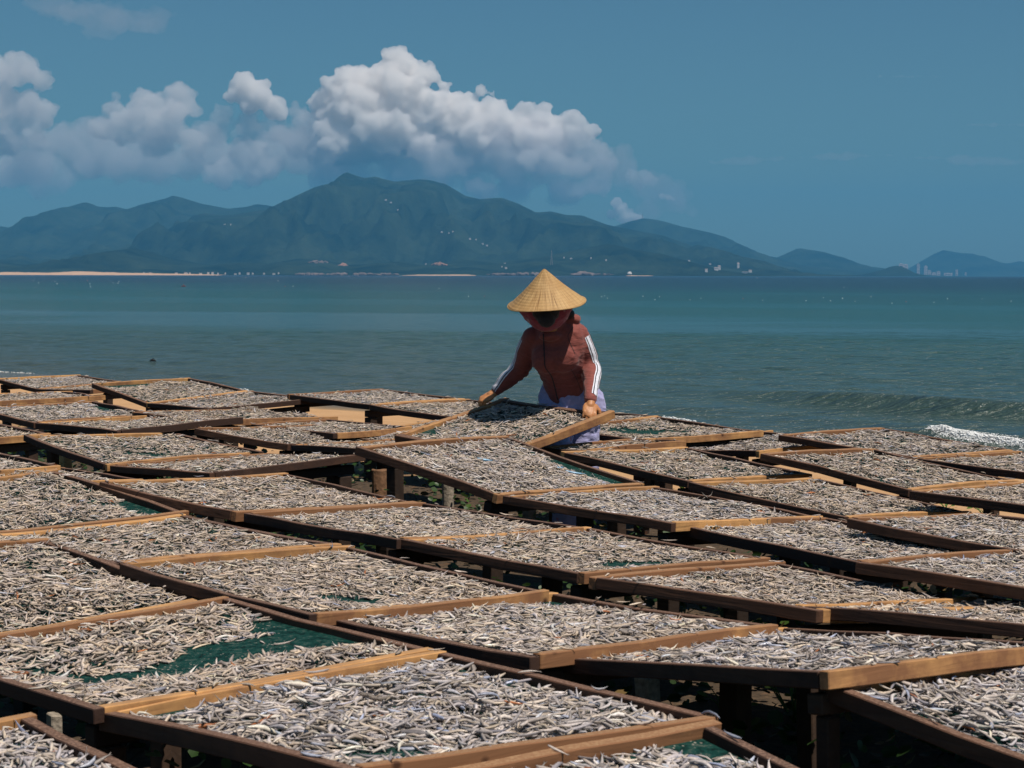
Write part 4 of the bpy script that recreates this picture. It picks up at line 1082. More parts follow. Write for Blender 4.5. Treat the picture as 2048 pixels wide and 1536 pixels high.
for ti, (name, cs, patches) in enumerate(TRAYS):
    root, base, netpt, _, c, upa, wd, ud = tray_geo[name]
    Y = np.mean([v[1] for v in c])
    lod = 0 if Y < 5.4 else 1
    sa = np.linalg.norm(c[1] - c[0]); sb = np.linalg.norm(c[3] - c[0])
    dens = 3700 if lod == 0 else (4300 if Y < 6.3 else 3400 if Y < 9 else 2350)
    n = int(dens * sa * sb)
    if lod == 0: n = int(n * 1.05)
    if name in ('H', 'N20'): n = int(n * 1.35)
    s, t = fr.random(n), fr.random(n)
    s = .045 + s * .91; t = .045 + t * .91
    blue = BLUE.get(name, .12)
    # thickness of the layer
    hx = vnoise(s * 4.2 + ti * 7, t * 4.2 + ti * 3, 40 + ti, 3)
    heap = HEAP.get(name, 1.0)
    edge = np.minimum(np.minimum(s, 1 - s) * sa, np.minimum(t, 1 - t) * sb)
    h = (.014 + .034 * heap * np.clip(hx - .32, 0, 1) * 1.5) * (0.55 + .45 * np.clip((edge - .03) / .10, 0, 1))
    keep = np.ones(n, bool)
    en = vnoise(s * 16 + ti, t * 16, 90 + ti, 3)
    if name not in ('N4',):      # gaps along rails
        keep &= edge > .034 + .022 * np.clip(en - .45, 0, 1) * 2.5
    P2 = np.stack([s * sa, t * sb], 1)
    # the net lies lower than the rim: where the line of sight through a patch meets it
    Lc, Bc, Rc, Fc = c
    def down(s_, t_):
        P_ = Pst(c, s_, t_); dv = P_ - np.array([0, 0, CAMZ]); k_ = .030 / max(-(dv @ upa), 1e-6)
        P_ = P_ + dv * k_ - Lc; w_, u_ = Bc - Lc, Fc - Lc
        return float(np.clip(P_ @ w_ / (w_ @ w_), .07, .93)), float(np.clip(P_ @ u_ / (u_ @ u_), .07, .93))
    for (s1, t1, s2, t2, rad) in patches:
        (s1, t1), (s2, t2) = down(s1, t1), down(s2, t2); rad = rad * (1.0 if name == 'N4' else 1.3)
        d = seg_dist(P2, np.array([s1 * sa, t1 * sb]), np.array([s2 * sa, t2 * sb]))
        d = d + (en - .5) * rad * .9
        inside = d < rad
        keep &= ~(inside & (fr.random(n) > .012))
        h = np.where(d < rad + .16, h * np.clip((d - rad) / .16 + .15, .15, 1), h)
    s, t, h, edge = s[keep], t[keep], h[keep], edge[keep]; n = len(s)
    lay = fr.random(n) ** .75
    pos = netpt(s, t) + base + upa * (.003 + h * lay)[:, None]
    # a few strays dropped on the rails
    ns = int(fr.integers(5, 14)); e_ = fr.integers(0, 4, ns); q_ = fr.random(ns)
    k_ = .017 / .9
    s_s = np.where(e_ == 0, k_, np.where(e_ == 1, 1 - k_, q_)); t_s = np.where(e_ == 2, k_, np.where(e_ == 3, 1 - k_, q_))
    pos = np.concatenate([pos, Pst(c, s_s, t_s) + upa * .004]); s = np.concatenate([s, s_s]); t = np.concatenate([t, t_s])
    h = np.concatenate([h, np.zeros(ns)]); lay = np.concatenate([lay, np.zeros(ns)]); edge = np.concatenate([edge, np.zeros(ns)]); n += ns
    # leave out what lies well outside the picture
    px, py = project_np(pos)
    vis = (px > -260) & (px < 2310) & (py < 1700)
    pos, s, t, h, lay, edge, px, py = [a[vis] for a in (pos, s, t, h, lay, edge, px, py)]; n = len(pos)
    Ln = fr.normal(.051 + .007 * blue, .009, n).clip(.032, .085)
    Hn = Ln * fr.normal(.175, .026, n).clip(.12, .24)
    # neighbouring fish tend to lie alike
    yn = vnoise(s * 3.3 + ti * 5, t * 3.3, 140 + ti, 2) * math.pi * 2.4
    yaw = yn + fr.normal(0, .85, n) + (fr.random(n) < .5) * math.pi
    pitch = fr.normal(0, .11, n) * (.5 + lay); pitch = np.where(fr.random(n) < .015, fr.normal(0, .5, n), pitch)
    roll = fr.normal(0, .65, n)
    curl = fr.random(n) < (.25 if name in ('N6', 'N5', 'N9', 'N18') else .12)
    bend = np.where(curl, fr.normal(0, 1.2, n), fr.normal(0, .45, n)).clip(-2.4, 2.4)
    zb = fr.normal(.0, .35, n)
    tone, silver = fish_tones(n, blue, fr)
    nrm = np.repeat(upa[None], n, 0)
    args = dict(pos=pos, yaw=yaw, pitch=pitch, roll=roll, L=Ln, H=Hn, bend=bend, zb=zb, normal=nrm, tone=tone, silver=silver)
    if name in ('A', 'N2', 'N3', 'A1', 'N4'):
        inside = (px > 10) & (px < 2038) & (py < 1528) & (lay > .72) & (edge > .05)
        idx = np.nonzero(inside)[0]
        for i in idx: cand.append((pos[i, 1], name, {k: v[i] for k, v in args.items()}))
        mask = np.ones(n, bool)
        args['_idx'] = idx
    tray_fish = args
    tray_geo[name] += ((tray_fish, lod),)
cand.sort(key=lambda q: q[0])
chosen = cand[:300]
chosen_pos = {(round(float(q[2]['pos'][0]), 6), round(float(q[2]['pos'][1]), 6)) for q in chosen}
for name, cs, patches in TRAYS:
    f, lod = tray_geo[name][-1]
    f = dict(f); f.pop('_idx', None)
    if name in ('A', 'N2', 'N3', 'A1', 'N4'):
        m = np.array([(round(float(p[0]), 6), round(float(p[1]), 6)) not in chosen_pos for p in f['pos']])
        f = {k: v[m] for k, v in f.items()}
    W, cc = fish_arrays(lod=lod, **f)
    nv = W.shape[1]
    Ft = TPL[lod][1]
    Fi = (Ft[None] + (np.arange(len(W)) * nv)[:, None, None] + voff).reshape(-1, 3)
    voff += W.shape[0] * nv
    allW.append(W.reshape(-1, 3)); allC.append(cc.reshape(-1, 4)); allF.append(Fi)
V = np.concatenate(allW); F = np.concatenate(allF); Cc = np.concatenate(allC)
print('fish tris', len(F))
mass = link_mesh('dried_fish', mesh_np('dried_fish_mass', V, F, True, Cc), M_fish)
tag(mass, 'thousands of small grey tan anchovies spread to dry over all the trays', 'fish', kind='stuff')
# the nearest fish one by one; a few shapes shared between them
V0, F0, A0 = TPL[0]
variants = []
for k in range(24):
    one = dict(pos=np.zeros((1, 3)), yaw=np.zeros(1), pitch=np.zeros(1), roll=np.zeros(1), L=np.ones(1) * .06, H=np.ones(1) * .06 * fr.normal(.165, .015),
               bend=np.array([fr.normal(0, .7)]), zb=np.array([fr.normal(0, .3)]), normal=np.array([[0, 0, 1.]]))
    tn, sl = fish_tones(1, .75, fr)
    W, cc = fish_arrays(lod=0, tone=tn, silver=sl, **one)
    me = mesh_np('anchovy', W[0], F0, True, cc[0]); me.materials.append(M_fish)
    variants.append(me)
TN = {'A': 'large bottom centre', 'N2': 'bottom right of centre', 'N3': 'bottom right corner', 'A1': 'bottom left corner', 'N4': 'bare green strip'}
for q, (yy, name, a) in enumerate(chosen):
    o = bpy.data.objects.new('anchovy', variants[q % 24]); COL.objects.link(o)
    nrm = Vector(a['normal']); 
    R_ = Vector((0, 0, 1)).rotation_difference(nrm).to_matrix().to_4x4() @ Matrix.Rotation(a['yaw'], 4, 'Z') @ Matrix.Rotation(-a['pitch'], 4, 'Y') @ Matrix.Rotation(a['roll'], 4, 'X')
    o.matrix_world = Matrix.Translation(Vector(a['pos'])) @ R_ @ Matrix.Scale(float(a['L'] / .06), 4)
    tag(o, 'small silver grey dried anchovy lying in the %s tray' % TN[name], 'fish', 'anchovies lying in the %s tray' % TN[name])
# a few larger single fish that stand out
M_bluefish = simple_mat('blue_fish_skin', (0.22, 0.42, 0.60), 0.35, 60, 0.3, 0.2, 0.002, 0.6)
M_greyfish = simple_mat('grey_fish_skin', (0.16, 0.20, 0.25), 0.4, 60, 0.3, 0.2, 0.002, 0.6)
def big_fish(px, py, tray, L, H, yaw, mat, label):
    c = tray_geo[tray][4]; up = tray_geo[tray][5]
    d = ray(px, py); o0 = Vector((0, 0, CAMZ)); cen = Vector(sum(c) / 4) - Vector(up) * .012
    tt = (cen - o0).dot(Vector(up)) / d.dot(Vector(up))
    P = o0 + d * tt
    one = dict(pos=np.zeros((1, 3)), yaw=np.array([yaw]), pitch=np.zeros(1), roll=np.array([.3]), L=np.array([L]), H=np.array([H]), bend=np.array([.15]), zb=np.array([.05]), normal=np.array([up]))
    W, cc = fish_arrays(lod=0, tone=np.ones((1, 3)) * .4, silver=np.ones(1), **one)
    me = mesh_np('big_fish', W[0], F0, True)
    tag(link_mesh('fish', me, mat, loc=P), label, 'fish')
big_fish(970, 919, 'N20', .075, .018, .1, M_bluefish, 'bright turquoise fish in the middle of the raised tilted tray')
big_fish(1120, 935, 'N20', .06, .016, .9, M_bluefish, 'small blue fish near the right rail of the raised tilted tray')
big_fish(1150, 945, 'N20', .10, .016, .05, M_bluefish, 'longer pale blue fish near the right rail of the raised tilted tray')
big_fish(1367, 1003, 'N21', .075, .018, .1, M_greyfish, 'dark blue fish in the tray right of the raised one')
big_fish(1705, 1004, 'N25', .09, .022, .35, M_greyfish, 'large grey fish lying across the tray right of centre')
big_fish(1383, 1311, 'N8', .085, .020, -.25, M_greyfish, 'long black fish near the front rail of the lower right tray')
# ------------------------------------------------------------------ the worker
def ell_tube(rings, seg=24):
    """rings: (centre, side vector, front vector) half axes as vectors"""
    vs, fs = [], []
    for c, a, b in rings:
        for k in range(seg):
            an = 2 * math.pi * k / seg
            vs.append(Vector(c) + Vector(a) * math.cos(an) + Vector(b) * math.sin(an))
    n = len(rings)
    for i in range(n - 1):
        for k in range(seg):
            p = i * seg + k; q = i * seg + (k + 1) % seg
            fs.append((p, q, q + seg, p + seg))
    fs.append(tuple(range(seg))[::-1]); fs.append(tuple(range((n - 1) * seg, n * seg)))
    return vs, fs
def ellipsoid(c, r, rot=None, seg=2):
    v, f = ico(seg)
    M = rot or Matrix.Identity(3)
    return [Vector(c) + M @ Vector((a[0] * r[0], a[1] * r[1], a[2] * r[2])) for a in v], [tuple(int(i) for i in q) for q in f]
def catmull(pts, n):
    """pts: list of tuples -> n interpolated tuples"""
    P = np.array(pts, float); m = len(P); out = []
    for t in np.linspace(0, m - 1, n):
        i = min(int(t), m - 2); u = t - i
        p0, p1, p2, p3 = P[max(i - 1, 0)], P[i], P[i + 1], P[min(i + 2, m - 1)]
        out.append(.5 * ((2 * p1) + (-p0 + p2) * u + (2 * p0 - 5 * p1 + 4 * p2 - p3) * u * u + (-p0 + 3 * p1 - 3 * p2 + p3) * u ** 3))
    return out
def remeshed(parts, voxel, smooth_it=4, name='part'):
    objs = bpy.data.objects
    V_, F_ = merge(parts)
    me = mesh_py('src', V_, F_)
    o = objs.new('src', me); COL.objects.link(o)
    md = o.modifiers.new('r', 'REMESH'); md.mode = 'VOXEL'; md.voxel_size = voxel; md.use_smooth_shade = True
    if smooth_it:
        sm = o.modifiers.new('s', 'SMOOTH'); sm.iterations = smooth_it; sm.factor = .5
    dg = bpy.context.evaluated_depsgraph_get()
    m2 = bpy.data.meshes.new_from_object(o.evaluated_get(dg))
    objs.remove(o, do_unlink=True); bpy.data.meshes.remove(me)
    m2.name = name
    return m2
def displace(me, fn):
    n = len(me.vertices)
    P = np.empty(n * 3, np.float32); me.vertices.foreach_get('co', P); P = P.reshape(-1, 3).astype(float)
    Nn = np.empty(n * 3, np.float32); me.vertices.foreach_get('normal', Nn); Nn = Nn.reshape(-1, 3)
    P2 = P + Nn * fn(P, Nn)[:, None]
    me.vertices.foreach_set('co', P2.astype(np.float32).ravel()); me.update()
J = dict(
    hip=at(1139, 792, 11.62), waist=at(1133, 762, 11.58), chest=at(1112, 705, 11.44), neck=at(1100, 655, 11.33), head=at(1091, 617, 11.22),
    sL=at(1066, 672, 11.42), eL=at(1043, 733, 11.60), wL=at(991, 783, 11.66),
    sR=at(1156, 668, 11.42), eR=at(1181, 735, 11.46), wR=at(1181, 801, 11.17),
)
person_base = Vector((J['hip'].x, 11.55, 0.0)); person_base.z = float(ground_h(np.array([person_base.x]), np.array([11.55]))[0])
def cloth_mat(name, col, rough=0.85, sheen=0.2, wr=0.5, prints=None):
    m, nt, p = new_mat(name)
    nz = noise_tex(nt, 60, 4, 0.6)
    r = ramp(nt, [(0.3, tuple(c * .82 for c in col)), (0.7, tuple(min(1, c * 1.12) for c in col))])
    nt.links.new(nz.outputs[0], r.inputs[0]); c = r.outputs[0]
    if prints:
        tc = N(nt, 'ShaderNodeTexCoord')
        vo = N(nt, 'ShaderNodeTexVoronoi'); vo.inputs['Scale'].default_value = 11; nt.links.new(tc.outputs['Object'], vo.inputs['Vector'])
        rp = ramp(nt, [(0.12, (1, 1, 1)), (0.2, (0, 0, 0))]); nt.links.new(vo.outputs['Distance'], rp.inputs[0])
        c = mixc(nt, rp.outputs[0], c, prints)
    nt.links.new(c, p.inputs['Base Color'])
    p.inputs['Roughness'].default_value = rough
    p.inputs['Sheen Weight'].default_value = sheen
    w = noise_tex(nt, 9, 3, 0.5, mapping={'s': (1.0, 1.0, 2.6), 'r': (0.3, 0.5, 0)}, dist=1.2)
    bump(nt, p, w.outputs[0], wr, 0.03)
    return m
M_jacket = cloth_mat('rust_red_jersey', (0.215, 0.052, 0.040), 0.8, 0.15, 0.30)
M_trous = cloth_mat('lilac_cotton', (0.36, 0.36, 0.60), 0.9, 0.2, 0.45, prints=(0.50, 0.20, 0.26))
M_pink = cloth_mat('crimson_scarf_cloth', (0.26, 0.035, 0.06), 0.85, 0.2, 0.4, prints=(0.42, 0.22, 0.24))
M_mask = cloth_mat('black_cloth', (0.012, 0.012, 0.016), 0.8, 0.1, 0.2)
M_strw = cloth_mat('white_stripe', (0.72, 0.74, 0.82), 0.8, 0.1, 0.1)
M_strb = cloth_mat('black_stripe', (0.012, 0.014, 0.03), 0.8, 0.1, 0.1)
def skin_mat():
    m, nt, p = new_mat('tanned_skin')
    nz = noise_tex(nt, 45, 5, 0.6)
    r = ramp(nt, [(0.3, (0.38, 0.155, 0.055)), (0.7, (0.56, 0.26, 0.105))]); nt.links.new(nz.outputs[0], r.inputs[0])
    nt.links.new(r.outputs[0], p.inputs['Base Color'])
    p.inputs['Roughness'].default_value = 0.5; p.inputs['Subsurface Weight'].default_value = 0.08; p.inputs['Subsurface Scale'].default_value = 0.01
    bump(nt, p, nz.outputs[0], 0.3, 0.003)
    return m
M_skin = skin_mat()
def limb(pts, n=14, seg=20):
    """pts: (x, y, z, r) through catmull -> tube with round ends"""
    q = catmull(pts, n)
    path = [Vector(a[:3]) for a in q]; rad = [a[3] for a in q]
    parts = [tube_mesh(path, rad, seg)]
    parts.append(ellipsoid(path[0], (rad[0],) * 3)); parts.append(ellipsoid(path[-1], (rad[-1],) * 3))
    return parts
def P4(v, r): return (v.x, v.y, v.z, r)
# hands
def hand_parts(wrist, ydir, zdir, side, curls, scale=1.0, spread=1.0, thumb_curl=.6):
    """ydir: wrist to knuckles, zdir: back of the hand; side=+1 puts the thumb on +x"""
    y = Vector(ydir).normalized(); z = Vector(zdir); z = (z - y * z.dot(y)).normalized(); x = y.cross(z).normalized()
    S = scale
    o = Vector(wrist)
    def L(a, b, c): return o + x * (a * S * side) + y * (b * S) + z * (c * S)
    parts = []
    # palm: a few overlapping ellipsoids
    Rm = Matrix((x, y, z)).transposed()
    parts.append(ellipsoid(L(0, .045, 0), (.038 * S, .048 * S, .015 * S), Rm))
    parts.append(ellipsoid(L(.012, .030, -.004), (.026 * S, .036 * S, .017 * S), Rm))
    parts.append(ellipsoid(L(-.018, .040, -.003), (.020 * S, .040 * S, .015 * S), Rm))
    parts += limb([P4(L(0, -.05, 0), .024 * S), P4(L(0, -.015, 0), .023 * S), P4(L(0, .02, 0), .022 * S)], 6, 14)
    xs = [.028, .010, -.009, -.026]; ls = [.068, .076, .071, .056]; rr = [.0088, .0092, .0088, .0078]; yb = [.078, .083, .080, .073]
    for i in range(4):
        p = L(xs[i], yb[i] - .012, 0.002); a = 0.0
        pts = [P4(L(xs[i] * .85, yb[i] - .035, 0), rr[i] * S * 1.1), P4(p, rr[i] * S * 1.12)]
        fan = (xs[i]) * 2.2 * spread
        for k, (f, cu) in enumerate(zip((.44, .31, .25), curls[i])):
            a += cu
            d = (y * math.cos(a) - z * math.sin(a) + x * side * fan * math.cos(a)).normalized()
            p = p + d * ls[i] * f * S
            pts.append(P4(p, rr[i] * S * (1.0 - .12 * (k + 1))))
        parts += [tube_mesh([Vector(q[:3]) for q in pts], [q[3] for q in pts], 10)]
        for q in pts[1:]: parts.append(ellipsoid(q[:3], (q[3] * 1.04,) * 3, seg=1))
    tb = L(.026, .012, -.006); d1 = (x * side * .75 + y * .55 - z * .25).normalized(); d2 = (x * side * .35 + y * .75 - z * thumb_curl).normalized(); d3 = (x * side * .0 + y * .7 - z * (thumb_curl + .3)).normalized()
    pts = [tb, tb + d1 * .030 * S, tb + d1 * .030 * S + d2 * .028 * S, tb + d1 * .030 * S + d2 * .028 * S + d3 * .020 * S]
    rad = [.014 * S, .0115 * S, .0102 * S, .0085 * S]
    parts += [tube_mesh(pts, rad, 10)] + [ellipsoid(q, (w * 1.03,) * 3, seg=1) for q, w in zip(pts, rad)]
    return parts
handR = hand_parts(J['wR'] + Vector((.0, -.01, -.012)), (-.12, -.66, -.80), (.15, -.80, .58), -1,
                   [(.25, .75, .6), (.35, .8, .6), (.45, .8, .6), (.5, .8, .6)], 1.16, 1.1, .55)
handL = hand_parts(J['wL'] + Vector((-.012, -.002, -.01)), (-.80, -.25, -.50), (-.35, -.45, .82), 1,
                   [(.7, .9, .6), (.75, .9, .6), (.8, .9, .6), (.8, .9, .6)], 1.12, .8, .8)
hands = remeshed(handR + handL, .0030, 2, 'hands')
# head, neck and trunk under the clothes
hd = J['head']
head_parts = [ellipsoid(hd + Vector((0, .01, .03)), (.076, .095, .10)), ellipsoid(hd + Vector((-.004, -.03, -.035)), (.048, .055, .062)),
              ellipsoid(hd + Vector((-.006, -.098, -.01)), (.013, .018, .022)), ellipsoid(hd + Vector((-.006, -.090, -.052)), (.024, .012, .010)),
              ellipsoid(hd + Vector((.077, .01, 0)), (.010, .022, .030)), ellipsoid(hd + Vector((-.077, .01, 0)), (.010, .022, .030)),
              ellipsoid(hd + Vector((-.034, -.080, .022)), (.014, .010, .008)), ellipsoid(hd + Vector((.026, -.080, .022)), (.014, .010, .008))]
head_parts += limb([P4(hd + Vector((0, .02, -.05)), .055), P4(J['neck'], .055), P4(J['chest'] + Vector((0, .05, .03)), .085), P4(J['waist'] + Vector((0, .03, 0)), .09), P4(J['hip'] + Vector((0, .05, -.04)), .085)], 16)
head_parts += limb([P4(J['sL'], .045), P4(J['eL'], .035), P4(J['wL'], .022)], 12, 14) + limb([P4(J['sR'], .045), P4(J['eR'], .035), P4(J['wR'], .022)], 12, 14)
ankA = Vector((at(1131, 1030, 11.40).x, 11.40, 0)); ankB = Vector((at(1172, 1000, 11.80).x, 11.80, 0))
for a_ in (ankA, ankB): a_.z = -.055     # she stands lower than the rack tops; see the scale below
kneA = Vector((at(1112, 900, 11.38).x, 11.36, .34)); kneB = Vector((at(1170, 900, 11.6).x, 11.62, .34))
head_parts += limb([P4(J['hip'] + Vector((-.07, .02, -.06)), .07), P4(kneA, .055), P4(ankA, .036)], 12, 14)
head_parts += limb([P4(J['hip'] + Vector((.07, .02, -.06)), .07), P4(kneB, .055), P4(ankB, .036)], 12, 14)
for a_ in (ankA, ankB):
    head_parts.append(ellipsoid(a_ + Vector((-.02, -.055, -.045)), (.042, .105, .030))); head_parts.append(ellipsoid(a_ + Vector((0, 0, -.03)), (.036, .040, .045)))
trunk = remeshed(head_parts, .011, 2, 'trunk')
bm = bmesh.new(); bm.from_mesh(trunk); bm.from_mesh(hands)
body_me = bpy.data.meshes.new('person'); bm.to_mesh(body_me); bm.free()
body_me.transform(Matrix.Translation(-person_base))
body_me.polygons.foreach_set('use_smooth', [True] * len(body_me.polygons))
person = link_mesh('person', body_me, M_skin, loc=person_base)
tag(person, 'worker in a straw cone hat, rust jacket and lilac trousers lifting a fish tray', 'person')
def wear(name, me, mat, parent=None):
    me.transform(Matrix.Translation(-person_base))
    return link_mesh(name, me, mat, parent or person)
# jacket
sp = (J['neck'] - J['hip']).normalized()
def ring(px, py, Y, hw, hd_, tilt=1.0, yaw=-.12):
    c = at(px, py, Y); s_ = Y / FOC
    side = Vector((math.cos(yaw), math.sin(yaw), 0))
    axis = (Vector((0, 0, 1)) * (1 - tilt) + sp * tilt).normalized()
    front = side.cross(axis).normalized()      # towards the camera and down
    side2 = axis.cross(front).normalized()
    return (c, side2 * hw * s_, front * hd_)
rings = [ring(1131, 784, 11.60, 46, .125), ring(1133, 770, 11.58, 46, .125), ring(1130, 752, 11.55, 47, .118), ring(1124, 733, 11.50, 50, .12), ring(1119, 712, 11.45, 55, .128),
         ring(1116, 692, 11.42, 57, .125), ring(1112, 674, 11.40, 57, .112), ring(1110, 661, 11.38, 50, .092), ring(1106, 650, 11.36, 30, .07), ring(1103, 640, 11.33, 22, .06)]
jk = [ell_tube(rings)]
jk += [ellipsoid(at(1094, 716, 11.37), (.098, .085, .095)), ellipsoid(at(1126, 714, 11.36), (.105, .085, .095)), ellipsoid(at(1100, 672, 11.30), (.07, .05, .035))]
jk += [ellipsoid(J['sL'], (.062, .062, .060)), ellipsoid(J['sR'], (.066, .064, .062))]
def mid(a, b, t, dx=0, dy=0, dz=0): return J[a].lerp(J[b], t) + Vector((dx, dy, dz))
armL = [P4(J['sL'], .060), P4(mid('sL', 'eL', .5, -.006), .062), P4(J['eL'], .058), P4(mid('eL', 'wL', .45), .052), P4(mid('eL', 'wL', .85), .040), P4(J['wL'] + Vector((.006, 0, .004)), .034)]
armR = [P4(J['sR'], .064), P4(mid('sR', 'eR', .45, .004), .062), P4(J['eR'], .060), P4(mid('eR', 'wR', .45, .004), .052), P4(mid('eR', 'wR', .85), .041), P4(J['wR'] + Vector((0, .004, .006)), .037)]
jk += limb(armL, 20, 22) + limb(armR, 20, 22)
# hood lying on the neck
jk += [ellipsoid(at(1122, 646, 11.48), (.120, .070, .055)), ellipsoid(at(1140, 638, 11.40), (.066, .075, .036)), ellipsoid(at(1082, 655, 11.46), (.06, .06, .035))]
jm = remeshed(jk, .0085, 4, 'jacket')
def folds(P, Nn):
    a = fbm3(P * np.array([1, 1, 1.9]) + np.array([3.1, 0, 0]), .11, 5, 3, .5) - .5
    # horizontal bunching near elbows and waist
    w = np.exp(-((P[:, 2] - J['waist'].z - .02) / .07) ** 2) + .9 * np.exp(-(((P - np.array(J['eL'])) ** 2).sum(1)) / .008) + .9 * np.exp(-(((P - np.array(J['eR'])) ** 2).sum(1)) / .010) + .8 * np.exp(-(((P - np.array(J['sR'])) ** 2).sum(1)) / .012)
    b = np.abs(fbm3(P * np.array([.7, .7, 2.6]), .055, 9, 3, .5) * 2 - 1)
    cuffs = np.exp(-(((P - np.array(J['wL'])) ** 2).sum(1)) / .0035) + np.exp(-(((P - np.array(J['wR'])) ** 2).sum(1)) / .0045)
    cf = np.sin(P[:, 2] * 330 + 40 * P[:, 0]) * .0016 * cuffs
    return a * .016 + w * (b - .3) * -.012 + cf
displace(jm, folds)
dgj = [v.co.copy() for v in jm.vertices]; pgj = [tuple(p.vertices) for p in jm.polygons]
bvh = BVHTree.FromPolygons(dgj, pgj)
jacket = wear('jacket', jm, M_jacket)
def sleeve_stripe(arm, out0, out1, half):
    q = catmull(arm, 46)[3:43]
    W = 9
    vs, fs, mi = [], [], []
    prof = [-1, -.82, -.62, -.46, -.25, .25, .46, .62, .82, 1]
    cols = [0, 1, 0, 1, 0, 0, 1, 0, 0][:9]
    cols = [0, 1, 1, 0, 0, 0, 1, 1, 0]
    prof = [-1, -.72, -.60, -.46, -.2, .2, .46, .60, .72, 1]
    for i, a in enumerate(q):
        c = Vector(a[:3]); r = a[3]
        d = (Vector(q[min(i + 1, len(q) - 1)][:3]) - Vector(q[max(i - 1, 0)][:3])).normalized()
        t = i / (len(q) - 1)
        o_ = (Vector(out0).lerp(Vector(out1), t)); o_ = (o_ - d * o_.dot(d)).normalized(); s_ = d.cross(o_)
        for w in prof:
            an = w * half / r
            pnt = c + (o_ * math.cos(an) + s_ * math.sin(an)) * (r + .03)
            hit = bvh.ray_cast(pnt, (c - pnt).normalized())
            if hit[0] is None: hit = bvh.find_nearest(pnt)
            vs.append(hit[0] + hit[1] * .0022)
    nw = len(prof)
    for i in range(len(q) - 1):
        for k in range(nw - 1):
            a = i * nw + k
            fs.append((a, a + 1, a + 1 + nw, a + nw)); mi.append(1 if k in (1, 2, 6, 7) else 0)
    me = mesh_py('stripe', vs, fs, True)
    me.polygons.foreach_set('material_index', mi)
    return me
for arm, o0, o1 in ((armR, (.75, -.75, .25), (.45, -.85, .1)), (armL, (-.9, -.2, .2), (-.50, -.70, .35))):
    me = sleeve_stripe(arm, o0, o1, .024); me.transform(Matrix.Translation(-person_base))
    link_mesh('sleeve_stripe', me, [M_strw, M_strb], jacket)
# zip down the front, laid on the jacket
def laid_strip(pts, wpx, off=.002):
    vs, fs = [], []
    o0 = Vector((0, 0, CAMZ))
    q = catmull(pts, 40)
    for i, (x, y) in enumerate(q):
        for sx_ in (-1, 1):
            hit = bvh.ray_cast(o0, ray(x + sx_ * wpx / 2, y).normalized())
            if hit[0] is None: continue
            vs.append(hit[0] + hit[1] * off)
    n = len(vs) // 2
    for i in range(n - 1): fs.append((2 * i, 2 * i + 1, 2 * i + 3, 2 * i + 2))
    return mesh_py('strip', vs, fs, True)
me = laid_strip([(1087, 668), (1088, 690), (1089, 715), (1091, 735), (1103, 752), (1110, 775), (1116, 800)], 2.4)
me.transform(Matrix.Translation(-person_base)); link_mesh('zip', me, M_mask, jacket)
for pts in ([(1142, 738), (1150, 752), (1158, 770), (1162, 782)], [(1146, 655), (1136, 672), (1142, 690), (1150, 708)]):
    me = laid_strip(pts, 1.0); me.transform(Matrix.Translation(-person_base)); link_mesh('seam', me, M_mask, jacket)
# trousers: one loose garment
def tring(c, a, b): return (c, Vector((a, -.02, 0)), Vector((.01, b, 0)))
H_ = J['hip']
tr = [ell_tube([tring(H_ + Vector((.002, 0, .07)), .165, .115), tring(H_ + Vector((.004, 0, 0)), .195, .135), tring(H_ + Vector((.006, 0, -.12)), .195, .135), tring(H_ + Vector((.006, 0, -.20)), .175, .12)])]
for kn, an, sx_ in ((kneA, ankA, -1), (kneB, ankB, 1)):
    tr += limb([P4(H_ + Vector((sx_ * .095, 0, -.08)), .112), P4(H_.lerp(kn, .6) + Vector((sx_ * .03, 0, 0)), .102), P4(kn, .090), P4(kn.lerp(an, .5), .082), P4(an + Vector((0, 0, .03)), .078)], 16, 20)
tm = remeshed(tr, .010, 4, 'trousers')
displace(tm, lambda P, Nn: (fbm3(P * np.array([1.6, 1.6, .8]), .12, 15, 3, .5) - .5) * .055 + (np.abs(fbm3(P * np.array([1, 1, 1.8]), .07, 19, 2, .5) * 2 - 1) - .3) * -.018)
wear('trousers', tm, M_trous)
# scarf wrapped round head and chin, black mask
def bowl(c, r, rot, t0, t1, seg=40, rows=14, a0=0, a1=2 * math.pi, thick=.004):
    vs, fs = [], []
    for i in range(rows):
        t = t0 + (t1 - t0) * i / (rows - 1)
        for k in range(seg + 1):
            an = a0 + (a1 - a0) * k / seg
            n = Vector((math.cos(an) * math.sin(t), math.sin(an) * math.sin(t), math.cos(t)))
            wv = 1 + .05 * math.sin(an * 5 + t * 6) + .04 * math.sin(an * 11 + 1 - t * 9) + .02 * math.sin(an * 23 + t * 4)
            nar = 1 - .30 * max(0, (t - math.pi / 2) / (math.pi / 2))
            vs.append(Vector(c) + rot @ Vector((n.x * r[0] * wv * nar, n.y * r[1] * wv, n.z * r[2])))
    for i in range(rows - 1):
        for k in range(seg):
            a = i * (seg + 1) + k
            fs.append((a, a + 1, a + seg + 2, a + seg + 1))
    me = mesh_py('bowl', vs, fs, True)
    bm = bmesh.new(); bm.from_mesh(me); bmesh.ops.solidify(bm, geom=bm.faces[:], thickness=thick); bm.to_mesh(me); bm.free()
    me.polygons.foreach_set('use_smooth', [True] * len(me.polygons))
    return me
RI = Matrix.Identity(3)
sc_c = at(1092, 611, 11.24)
wear('headscarf', bowl(sc_c, (.152, .120, .150), Matrix.Rotation(.05, 3, 'X'), math.radians(60), math.radians(176)), M_pink)
mk = remeshed([ellipsoid(at(1092, 618, 11.135), (.086, .055, .090)), ellipsoid(at(1093, 636, 11.12), (.056, .048, .058))], .004, 4, 'mask')
wear('face_mask', mk, M_mask)
